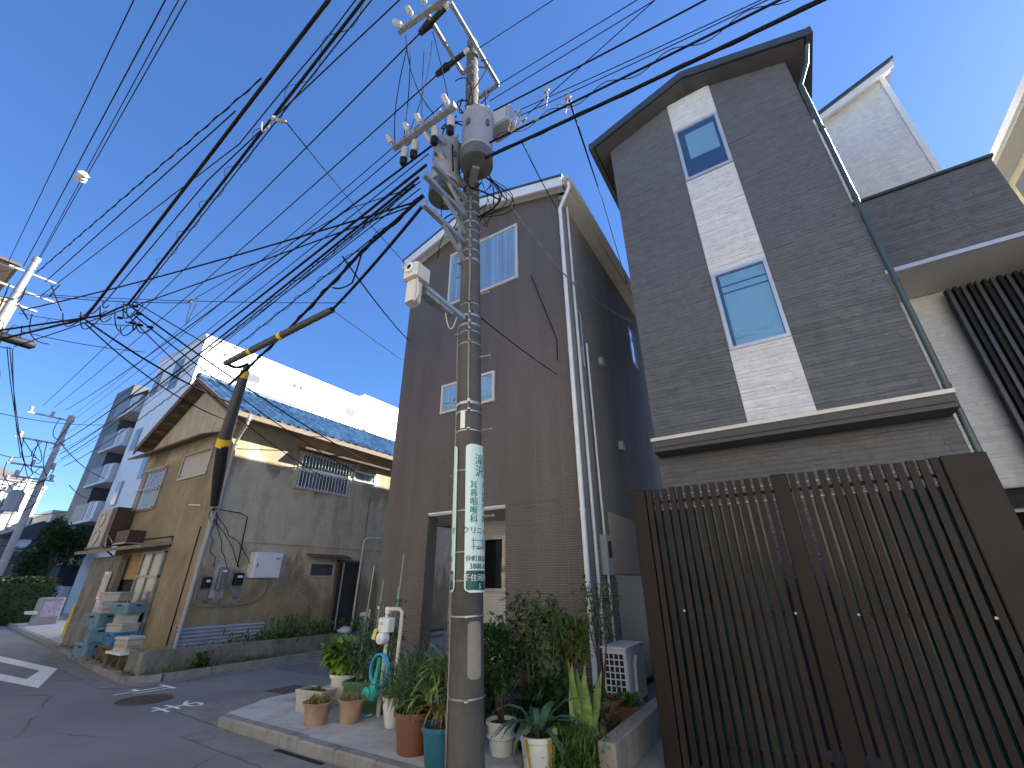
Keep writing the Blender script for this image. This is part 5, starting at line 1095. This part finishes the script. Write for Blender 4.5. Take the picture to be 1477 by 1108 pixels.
# far wires at the left
g8='distant thin wires at the far pole'; l8='distant thin wire strung between the far poles and houses'
for a_,c_ in(((-10,594),(150,613)),((-10,652),(52,656)),((10,500),(36,668)),((14,500),(40,690)),((18,505),(30,660)),((20,698),(60,672)),((100,700),(140,720)),((88,640),(150,690))): wire([D(*a_,30),D(*c_,37)],.02,l8,g8,.2)
for k in range(5): wire([D(-10,738+16*k,45),D(112,735+14*k,50)],.02,l8,g8,.3)
# ------------------------------------------------------------ potted plants on the forecourt
ZG=.10
def pot(b,c,r,h,style='round'):
    x,y,z=c
    if style=='round': b.lathe([(r*.74,0),(r*.76,.005),(r*.95,h*.86),(r*1.06,h*.87),(r*1.06,h),(r*.96,h),(r*.93,h*.88),(0,h*.88)],(x,y,z),24)
    elif style=='bowl': b.lathe([(r*.5,0),(r*.6,.01),(r*.97,h*.7),(r*1.0,h*.86),(r*1.05,h*.88),(r*1.05,h),(r*.95,h),(r*.92,h*.86),(0,h*.86)],(x,y,z),24)
    elif style=='flower':
        n=32; prof=[(.72,0),(.74,.01),(.9,.8*h),(1.06,.93*h),(1.1,h),(1.0,h),(.92,.85*h)]
        V=[];F=[]
        for q,zz in prof:
            for j in range(n):
                t=2*math.pi*j/n; w_=1+.05*math.cos(8*t)*(zz/h); V.append((x+r*q*w_*math.cos(t),y+r*q*w_*math.sin(t),z+zz))
        for i in range(len(prof)-1):
            for j in range(n): F.append((i*n+j,i*n+(j+1)%n,(i+1)*n+(j+1)%n,(i+1)*n+j))
        F+= [tuple(range(n))[::-1],tuple(range((len(prof)-1)*n,len(prof)*n))]; b.add(V,F)
def trough(b,x,y,z,L,W,h,rot=0,t=.02):
    k=MB(); 
    for zz0,zz1,s0,s1 in((0,h*.86,.86,.97),(h*.86,h,1.03,1.03)):
        P0=[(-L/2*s0,-W/2*s0),(L/2*s0,-W/2*s0),(L/2*s0,W/2*s0),(-L/2*s0,W/2*s0)]; P1=[(-L/2*s1,-W/2*s1),(L/2*s1,-W/2*s1),(L/2*s1,W/2*s1),(-L/2*s1,W/2*s1)]
        k.add([(p[0],p[1],zz0) for p in P0]+[(p[0],p[1],zz1) for p in P1],[(0,3,2,1)]+[(i,(i+1)%4,4+(i+1)%4,4+i) for i in range(4)])
    Li,Wi=L*1.03-2*t,W*1.03-2*t; o=[(-L*1.03/2,-W*1.03/2),(L*1.03/2,-W*1.03/2),(L*1.03/2,W*1.03/2),(-L*1.03/2,W*1.03/2)]; q=[(-Li/2,-Wi/2),(Li/2,-Wi/2),(Li/2,Wi/2),(-Li/2,Wi/2)]
    k.add([(p[0],p[1],h) for p in o]+[(p[0],p[1],h) for p in q]+[(p[0],p[1],h*.88) for p in q],[(i,(i+1)%4,4+(i+1)%4,4+i) for i in range(4)]+[(4+i,4+(i+1)%4,8+(i+1)%4,8+i) for i in range(4)]+[(8,9,10,11)])
    c,s=math.cos(rot),math.sin(rot); b.add([(v[0]*c-v[1]*s+x,v[0]*s+v[1]*c+y,v[2]+z) for v in k.v],k.f)
def foliage(b,t,mm,parent,name='foliage'):
    o=b.build(name,mm,parent,True); o['kind']='stuff'; return o
def strap(b,c,n,L,W,seed,up=.9,droop=.35,spread=1.0,seg=5):
    rr=random.Random(seed)
    for _ in range(n):
        a=rr.uniform(0,6.283); u=rr.uniform(.2,1)*spread; b.leaf(Vector(c)+Vector((math.cos(a)*.03,math.sin(a)*.03,0)),(math.cos(a)*u,math.sin(a)*u,up*rr.uniform(.6,1.3)),L*rr.uniform(.6,1.15),W*rr.uniform(.7,1.2),droop*rr.uniform(.5,1.4),.35,seg)
def cane(bs,bl,base,top,n,L,W,seed,start=.35,rad=.007,spread=.12,droop=.25,seg=3):
    rr=random.Random(seed); B=Vector(base);T=Vector(top); m_=B.lerp(T,.5)+Vector((rr.uniform(-.05,.05),rr.uniform(-.05,.05),0)); bs.tube([B,m_,T],[rad*1.3,rad,rad*.5],6)
    for k in range(n):
        t=start+(1-start)*rr.random()**.8; p=(B.lerp(m_,t*2) if t<.5 else m_.lerp(T,t*2-1)); a=rr.uniform(0,6.283); o=Vector((math.cos(a),math.sin(a),rr.uniform(-.1,.7)))
        tw_=p+o*spread*rr.uniform(.2,1); 
        if spread>.05: bs.tube([p,tw_],[.003,.0015],4,False)
        for q in range(rr.choice((2,3,4))):
            d=o+Vector((rr.uniform(-.9,.9),rr.uniform(-.9,.9),rr.uniform(-.5,.6))); bl.leaf(tw_,d,L*rr.uniform(.6,1.25),W*rr.uniform(.7,1.2),droop,.25,seg)
def bush(bs,bl,base,c,rx,rz_,n,L,W,seed,stems=7,seg=3,droop=.2):
    n=int(n*1.5); rr=random.Random(seed); B=Vector(base);C=Vector(c)
    for k in range(stems):
        a=k*6.283/stems+rr.random(); e=C+Vector((math.cos(a)*rx*.6,math.sin(a)*rx*.6,rr.uniform(-.2,.6)*rz_)); bs.tube([B+Vector((math.cos(a)*.02,math.sin(a)*.02,0)),B.lerp(e,.5)+Vector((0,0,.03)),e],[.008,.006,.003],5)
    for k in range(n):
        while True:
            u=Vector((rr.uniform(-1,1),rr.uniform(-1,1),rr.uniform(-1,1)))
            if .25<u.length<1: break
        u=u*(.75+.35*math.sin(3.1*u.x+seed)*math.cos(2.7*u.z+1.3*u.y))
        p=C+Vector((u.x*rx,u.y*rx,u.z*rz_)); d=u+Vector((rr.uniform(-.8,.8),rr.uniform(-.8,.8),rr.uniform(-.3,.8))); bl.leaf(p,d,L*rr.uniform(.55,1.25),W*rr.uniform(.7,1.2),droop,.25,seg)
gp='potted plants on the forecourt'
def pp(label,base): return thing('potted_plant',label,'potted plant',base,gp)
def mkpot(t,c,r,h,m,style='round'):
    b=MB(); pot(b,c,r,h,style); p_=b.build('pot',m,t,True,35); b=MB(); b.lathe([(r*.9,h*.885),(r*.5,h*.91),(0,h*.92)],c,16); b.build('soil',A['soil'],p_); return p_
# red terracotta pot with fine grassy plant
c=(-3.66,3.98,ZG); t=pp('grassy plant in a tall terracotta red pot beside the pole',c); mkpot(t,c,.20,.34,A['terra'])
b=MB(); bs=MB(); bush(bs,b,(c[0],c[1],.4),(c[0]-.03,c[1],.62),.36,.28,520,.13,.014,21,9,3,.25); strap(b,(c[0],c[1],.42),110,.42,.012,22,1.0,.3,.9,4); bs.build('stem',A['gstem'],t,True); foliage(b,t,A['lf2'],t)
# blue pot with strap leaves
c=(-3.22,3.86,ZG); t=pp('spiky pale strap-leaved plant in a blue pot beside the pole',c); mkpot(t,c,.17,.30,A['potblue'])
b=MB(); strap(b,(c[0],c[1],.42),36,.45,.036,31,1.2,.4,.8,5)
for k,(dx,dy,z) in enumerate(((-.1,.05,.75),(.06,-.02,.85),(-.02,.1,.68),(.12,.08,.6),(-.16,-.03,.6))): strap(b,(c[0]+dx,c[1]+dy,z),34,.30,.040,32+k,.55,.42,1.0,5)
foliage(b,t,A['lf4'],t); b=MB(); strap(b,(c[0],c[1],.5),40,.34,.02,39,.2,.6,.6,4); foliage(b,t,A['dry'],t,'dry_foliage')
bs=MB(); [bs.tube([(c[0],c[1],.36),(c[0]+dx*.5,c[1]+dy*.5,.5),(c[0]+dx,c[1]+dy,z)],.012,6) for dx,dy,z in((-.1,.05,.75),(.06,-.02,.85),(-.02,.1,.68),(.12,.08,.6),(-.16,-.03,.6))]; bs.build('stem',A['stem'],t,True)
# ivory round pot behind the terracotta
c=(-4.42,4.42,ZG); t=pp('sparse yellowing plant in a plain ivory pot by the blue hose',c); mkpot(t,c,.12,.30,A['potwhite'],'bowl'); b=MB(); strap(b,(c[0],c[1],.38),26,.45,.03,41,.9,.4,.9,5); foliage(b,t,A['lf4'],t); 
bs=MB(); b=MB(); bush(bs,b,(c[0]+.05,c[1],.38),(c[0]+.25,c[1]+.1,.68),.34,.24,420,.09,.022,42,8); bs.build('stem',A['gstem'],t,True); foliage(b,t,A['lf7'],t,'fine_foliage')
# two tan scalloped pots
for k,(c,lab) in enumerate((((-5.33,4.08,ZG),'dry grass tuft in a tan scalloped clay pot nearest the kerb corner'),((-5.02,4.32,ZG),'dry grass tuft in a tan scalloped clay pot beside the green trough'))):
    t=pp(lab,c); mkpot(t,c,.165-.01*k,.22+.02*k,A['tan'],'flower'); b=MB(); rr=random.Random(k)
    for _ in range(130): a=rr.uniform(0,6.28); q=rr.random()**.5*.13; b.leaf((c[0]+math.cos(a)*q,c[1]+math.sin(a)*q,ZG+.20),(rr.uniform(-.6,.6),rr.uniform(-.6,.6),1),.11*rr.uniform(.5,1.3),.008,.3,.2,3)
    foliage(b,t,A['dry'],t); b=MB()
    for _ in range(70): a=rr.uniform(0,6.28); q=rr.random()**.5*.13; b.leaf((c[0]+math.cos(a)*q,c[1]+math.sin(a)*q,ZG+.20),(rr.uniform(-.8,.8),rr.uniform(-.8,.8),1),.09,.012,.3,.2,3)
    foliage(b,t,A['lf5'],t,'green_foliage')
# grey box planter and broad-leaved green plant
c=(-5.85,4.42,ZG); t=pp('low grey box planter of bare soil behind the tan pots',c); b=MB(); trough(b,c[0],c[1],c[2],.46,.26,.24,.15); b.build('pot',A['potgrey'],t); b=MB(); b.box(c[0]-.19,c[0]+.19,c[1]-.09,c[1]+.09,ZG+.20,ZG+.222); b.build('soil',A['soil'],t)
b=MB(); strap(b,(c[0],c[1],.31),18,.12,.02,51,1,.3); foliage(b,t,A['lf5'],t)
c=(-5.92,4.92,ZG); t=pp('bushy bright green broad-leaved plant in a white pot',c); mkpot(t,c,.2,.34,A['potwhite']); bs=MB(); b=MB(); bush(bs,b,(c[0],c[1],.42),(c[0]-.02,c[1]-.02,.66),.34,.24,330,.15,.095,52,9,4,.25); bs.build('stem',A['gstem'],t,True); foliage(b,t,A['lf1'],t)
# green trough with climbing beans on stakes
c=(-5.22,4.78,ZG); t=pp('climbing vines on tall stakes in a dark green trough',c); b=MB(); trough(b,c[0],c[1],c[2],.62,.36,.34,.35); b.build('pot',A['potgreen'],t); b=MB(); b.box(c[0]-.2,c[0]+.2,c[1]-.1,c[1]+.1,ZG+.29,ZG+.31); b.build('soil',A['soil'],t)
bl=MB(); bs=MB(); SK=[]
for k,(dx,dy,h) in enumerate(((-.24,-.05,1.75),(-.12,.05,1.55),(.2,.1,1.9),(.26,.0,1.45),(.05,.12,1.2))):
    p0=Vector((c[0]+dx,c[1]+dy,ZG+.2)); p1=p0+Vector((.03,.05,h-.2)); b=MB(); b.tube([p0,p1],.008,6); b.build('stake',A['stake'],t); 
    q=p0.lerp(p1,.62); cane(bs,bl,p0,q,46,.085,.03,60+k,.05,.004,.16,.3)
bush(bs,bl,(c[0],c[1],.4),(c[0],c[1],.72),.38,.42,520,.085,.026,66,8,3,.3); bs.build('stem',A['gstem'],t,True); foliage(bl,t,A['lf7'],t)
# gas meter on its pipe, hose and watering nozzle
GM=onz(545,1033,ZG); gx,gy=GM.x,GM.y; gd=math.hypot(gx,gy); gmz=D(555,915,gd).z
gm=thing('gas_meter','white gas meter on ivory pipes standing in front of the brown pier','gas meter',(gx,gy,ZG))
b=MB(); b.tube([(gx,gy,ZG),(gx+.02,gy,gmz-.1)],.028,10); b.tube([(gx-.02,gy,gmz+.1),(gx-.02,gy,gmz+.26),(gx+.0,gy,gmz+.30),(gx+.16,gy+.05,gmz+.30),(gx+.2,gy+.06,gmz+.26),(gx+.2,gy+.06,gmz+.1),(gx+.17,gy+.06,ZG)],.026,10); b.build('pipe',A['pvc'],gm,True,40)
b=MB(); b.bevbox(gx-.10,gx+.10,gy-.08,gy+.05,gmz+.03,gmz+.20,.015); b.build('case',A['whtrim'],gm); b=MB(); b.lathe([(.07,0),(.075,.02),(.075,.10),(.06,.12),(.03,.125),(.03,.14),(0,.145)],(gx+.0,gy-.0,gmz-.04),16,Vector((0,-1,0))); b.lathe([(.035,0),(.035,.10),(0,.11)],(gx-.05,gy,gmz+.16),12,Vector((.2,-1,0)).normalized()); b.lathe([(.03,0),(.04,.02),(.04,.08),(0,.09)],(gx-.01,gy,gmz+.24),12); b.build('regulator',A['whtrim'],gm,True,40)
b=MB(); b.box(gx-.07,gx-.01,gy-.086,gy-.0815,gmz+.12,gmz+.17); b.build('dial',A['black'],gm); b=MB(); b.add([(gx-.13,gy-.1,gmz+.06),(gx-.06,gy-.1,gmz+.08),(gx-.08,gy-.12,gmz-.06),(gx-.17,gy-.1,gmz-.05)],[(0,1,2,3)]); b.add([(gx-.13,gy-.103,gmz+.06),(gx-.06,gy-.103,gmz+.08),(gx-.08,gy-.123,gmz-.06),(gx-.17,gy-.103,gmz-.05)],[(3,2,1,0)]); b.build('paper_tag',A['tagy'],gm)
zc=D(553,965,gd).z; P_=[]
for k in range(58): a=k/24*2*math.pi; P_.append(Vector((gx+.03+.155*math.sin(a),gy-.06-.0009*k,zc+.155*math.cos(a)*1.15)))
P_+= [Vector((gx-.16,gy-.12,zc-.25)),Vector((gx-.22,gy-.14,zc-.55)),Vector((gx-.17,gy-.16,ZG+.05)),Vector((gx-.05,gy-.15,ZG+.02)),Vector((gx+.03,gy-.13,ZG+.05))]
b=MB(); b.tube(P_,.0115,8); b.tube([Vector((gx+.13,gy-.06,zc+.12)),Vector((gx+.2,gy-.04,zc-.1)),Vector((gx+.2,gy-.04,zc-.42))],.014,8); hs=tag(b.build('garden_hose',A['hose'],None,True),'bright blue garden hose coiled round the gas meter pipe','hose')
b=MB(); b.lathe([(0,0),(.05,.01),(.075,.06),(.08,.12),(.05,.19),(.03,.25),(.026,.42),(.03,.46),(0,.47)],(gx+.02,gy-.15,ZG+.18),14,Vector((.1,.05,1)).normalized()); b.lathe([(.06,0),(.07,.015),(.05,.03)],(gx-.01,gy-.22,ZG+.27),14,Vector((0,-1,0))); tag(b.build('watering_can',A['green_plastic'],None,True,40),'turquoise plastic watering nozzle leaning on the gas meter pipe','watering can')
b=MB(); b.bevbox(-11.3,-11.1,9.6,9.85,.5,.85,.03); b.tube([(-11.2,9.7,.2),(-11.2,9.7,.55)],.03,8); b.tube([(-11.1,9.8,.2),(-11.1,9.8,.9),(-11.2,9.75,.92)],.025,8); tag(b.build('gas_meter',A['whtrim'],None,True,40),'pale gas meter beside the stucco house doorway','gas meter')
# right of the pole
c=(-2.88,4.38,ZG); t=pp('dark glossy climbing shrub in a white ringed pot right of the pole',c); p_=mkpot(t,c,.145,.27,A['potwhite']); b=MB(); b.lathe([(.135,.13),(.143,.135),(.143,.15),(.135,.155)],c,24); b.build('pot_ring',A['potwhite'],p_,True)
bs=MB(); b=MB(); bush(bs,b,(c[0],c[1],.35),(c[0]-.10,c[1]+.05,.85),.27,.52,560,.085,.05,71,9,3,.2); bs.build('stem',A['stem'],t,True); foliage(b,t,A['lf3'],t)
c=(-2.95,4.95,ZG); t=pp('tall dark leafy shrub in a navy pot against the brown wall',c); mkpot(t,c,.2,.42,A['potnavy']); bs=MB(); b=MB()
for k in range(6): cane(bs,b,(c[0]+.05*math.cos(k),c[1]+.05*math.sin(k),.5),(c[0]-.25+.14*k,c[1]-.1+.1*math.sin(2*k),1.25+.12*(k%3)),44,.09,.034,80+k,.15,.007,.15)
bs.build('stem',A['stem'],t,True); foliage(b,t,A['lf3'],t)
c=(-2.72,4.88,ZG); t=pp('slender bamboo-like plant with drooping narrow leaves before the brown wall',c); mkpot(t,c,.15,.28,A['potnavy']); bs=MB(); b=MB()
for k in range(4): cane(bs,b,(c[0]+.04*k-.08,c[1],.35),(c[0]-.12+.11*k,c[1]+.03*k,1.45-.12*(k%2)),26,.16,.022,90+k,.45,.006,.10,.45,4)
bs.build('stem',A['gstem'],t,True); foliage(b,t,A['lf2'],t)
c=(-2.34,4.16,ZG); t=pp('dark strap-leaved lily in a white pot tied with yellow strips',c); p_=mkpot(t,c,.165,.28,A['potwhite']); b=MB(); strap(b,(c[0],c[1],.36),22,.52,.075,101,.85,.5,1.2,5); foliage(b,t,A['lf7'],t)
for k,a in enumerate((VA-.75,VA+.42,VA+.7)):
    b=MB(); r_=.172; V=[]
    for j,(z,q) in enumerate(((.37,1.06),(.25,.99),(.11,.80))): V+=[(c[0]+r_*q*math.cos(a-.09+.1*j),c[1]+r_*q*math.sin(a-.09+.1*j),z),(c[0]+r_*q*math.cos(a+.09+.05*j),c[1]+r_*q*math.sin(a+.09+.05*j),z)]
    b.add(V,[(0,1,3,2),(2,3,5,4)]); b.add([(v[0]*.999+c[0]*.001,v[1]*.999+c[1]*.001,v[2]) for v in V],[(2,3,1,0),(4,5,3,2)]); b.build('yellow_strip',A['potyel'],p_)
c=(-2.08,4.60,ZG); t=pp('upright pale paddle-leaved plant rising from ferny growth by the low wall',c); mkpot(t,c,.19,.26,A['terra'])
for k,(dx,dy,dz,L) in enumerate(((-.25,-.05,1.2,.42),(-.12,-.02,1.4,.48),(.02,-.04,1.5,.42),(.14,.0,1.3,.38),(.30,-.02,1.1,.40),(-.05,.05,1.6,.40),(.2,.08,1.4,.34))):
    b=MB(); b.leaf((c[0]+dx*.35,c[1]+dy,ZG+.24),(dx*.45,(-.32 if k%2 else .30),dz),L*1.25,.085,.03,.18,5); b.build('paddle_leaf',A['lf6'],t,True)
b=MB(); bs=MB(); bush(bs,b,(c[0]-.05,c[1]-.12,.2),(c[0]-.08,c[1]-.22,.26),.30,.18,700,.06,.014,111,10,2,.2); strap(b,(c[0]-.1,c[1]-.2,.2),26,.3,.02,112,.7,.4,1,4); bs.build('stem',A['gstem'],t,True); foliage(b,t,A['lf2'],t)
b=MB(); b.lathe([(0,0),(.03,.015),(.042,.05),(.03,.09),(0,.1)],(c[0]-.14,c[1]-.36,.33),12); b.build('fruit',A['lf6'],t,True)
c=(-2.48,5.25,ZG); t=pp('rounded olive-green shrub in the middle of the row right of the pole',c); mkpot(t,c,.18,.3,A['terra']); bs=MB(); b=MB(); bush(bs,b,(c[0],c[1],.38),(c[0]+.0,c[1]-.02,1.0),.33,.34,620,.11,.034,121,10,3,.15); bs.build('stem',A['stem'],t,True); foliage(b,t,A['lf5'],t)
b=MB(); bs=MB(); bush(bs,b,(c[0]-.1,c[1]-.3,.2),(c[0]-.12,c[1]-.35,.45),.28,.3,320,.11,.05,122,8,3,.2); bs.build('stem',A['gstem'],t,True); foliage(b,t,A['lf3'],t,'under_foliage')
c=(-2.28,5.58,ZG); t=pp('tall slender shrub with bare lower stems beside the white downpipe',c); mkpot(t,c,.2,.3,A['terra']); bs=MB(); b=MB()
for k in range(5): cane(bs,b,(c[0]+.06*math.cos(k*1.3),c[1]+.06*math.sin(k*1.3),.38),(c[0]-.18+.10*k,c[1]-.05+.07*(k%3),1.62-.1*(k%3)),34,.085,.024,130+k,.48,.009,.12,.3)
bs.build('stem',A['stem'],t,True); foliage(b,t,A['lf2'],t)
c=(-2.12,5.98,ZG); t=pp('low leafy seedlings in a reddish clay planter before the air conditioner',c); b=MB(); trough(b,-2.06,5.05+.75,ZG,.46,.26,.22,.2); b.build('pot',A['terra'],t); b=MB(); bs=MB(); bush(bs,b,(-2.06,5.8,.3),(-2.06,5.8,.36),.18,.07,160,.07,.03,141,6); bs.build('stem',A['gstem'],t,True); foliage(b,t,A['lf2'],t)
# air-conditioner outdoor unit by the low wall
ou=thing('outdoor_unit','white air conditioner outdoor unit with grille end beside the low wall','air conditioner',(-2.36,6.6,.16))
x0,x1,y0,y1,z0,z1=-2.52,-2.19,6.26,7.02,.20,.80
b=MB(); b.bevbox(x0,x1,y0+.01,y1,z0,z1,.012); b.build('case',A['whtrim'],ou); b=MB(); b.box(x0-.012,x1+.012,y0-.005,y1+.01,z1+.001,z1+.02); b.build('lid',A['whtrim'],ou)
b=MB(); b.box(x0+.03,x1-.03,y0+.004,y0+.0095,z0+.05,z1-.05); gr=b.build('intake',A['room'],ou)
for k in range(8): b=MB(); zz=z0+.05+(z1-z0-.1)*k/7; b.box(x0+.02,x1-.02,y0-.002,y0+.0035,zz-.007,zz+.007); b.build('grille_bar',A['whtrim'],gr)
for k in range(5): b=MB(); xx=x0+.03+(x1-x0-.06)*k/4; b.box(xx-.008,xx+.008,y0-.0055,y0-.0025,z0+.04,z1-.04); b.build('grille_bar',A['whtrim'],gr)
b=MB(); b.tube([(x1+.02,y0+.30,z1-.14),(x1+.05,y0+.24,z1-.10),(x1+.055,y0+.16,z1-.18),(x1+.05,y0+.14,z0+.1),(x1+.05,y0+.3,z0)],.022,8); b.build('pipe_cover',A['pvc'],ou,True,40)
for yy in(y0+.1,y1-.15): b=MB(); b.box(x0+.0,x1,yy,yy+.07,ZG,z0-.001); b.build('foot',A['concd'],ou)
# ------------------------------------------------------------ weeds
def weeds(name,label,cat,pts,L,W,m,n,seed,up=1.0):
    rr=random.Random(seed); b=MB()
    for (x,y,z,rx,ry,h) in pts:
        for _ in range(n):
            px,py=x+rr.gauss(0,rx*.5),y+rr.gauss(0,ry*.5); b.leaf((px,py,z+rr.random()**2*h),(rr.uniform(-1,1),rr.uniform(-1,1),up*rr.uniform(.3,1.3)),L*rr.uniform(.5,1.4),W*rr.uniform(.6,1.3),.3,.2,3)
    o=b.build(name,m,None,True); tag(o,label,cat,None,'stuff')
weeds('weeds','leafy green weeds growing along the garden wall bed','weeds',[(-11.25,6.0,.22,.4,1.2,.12),(-11.35,6.9,.25,.4,.9,.3),(-11.4,7.5,.25,.4,.5,.6),(-11.3,8.3,.25,.4,.7,.4),(-11.2,9.6,.2,.5,.7,.5)],.14,.05,A['lf2'],420,1)
weeds('verge_grass','patchy grass on the verge at the foot of the block wall','grass',[(-13.2,4.55,.07,1.2,.25,.02),(-15.2,4.85,.07,1.2,.2,.04),(-16.8,5.0,.07,.8,.15,.06),(-11.0,4.25,.07,.25,.12,.05),(-10.66,6.2,.06,.08,.8,.1),(-10.64,5.2,.06,.06,.5,.3)],.13,.016,A['lf5'],260,2)
weeds('wall_weeds','trailing weeds hanging on the garden wall face','weeds',[(-10.70,5.25,.10,.05,.16,.25)],.10,.04,A['lf3'],150,2)

weeds('undergrowth','dense dark leafy undergrowth between the pots along the brown wall','undergrowth',[(-3.25,5.3,.10,.35,.5,.75),(-2.85,5.35,.10,.35,.4,.7),(-2.5,5.0,.10,.3,.3,.55),(-2.75,4.75,.10,.25,.2,.4),(-2.2,4.95,.10,.25,.25,.45),(-3.6,5.2,.10,.4,.4,.5),(-4.1,5.6,.10,.5,.3,.6)],.12,.045,A['lf3'],330,1.2)
weeds('fern_clump','feathery bright ferns spilling over in front of the paddle-leaved plant','fern',[(-2.12,4.22,.10,.30,.2,.30),(-1.98,4.40,.10,.2,.18,.28),(-2.30,4.40,.10,.2,.2,.25)],.10,.014,A['lf2'],620,1.0)
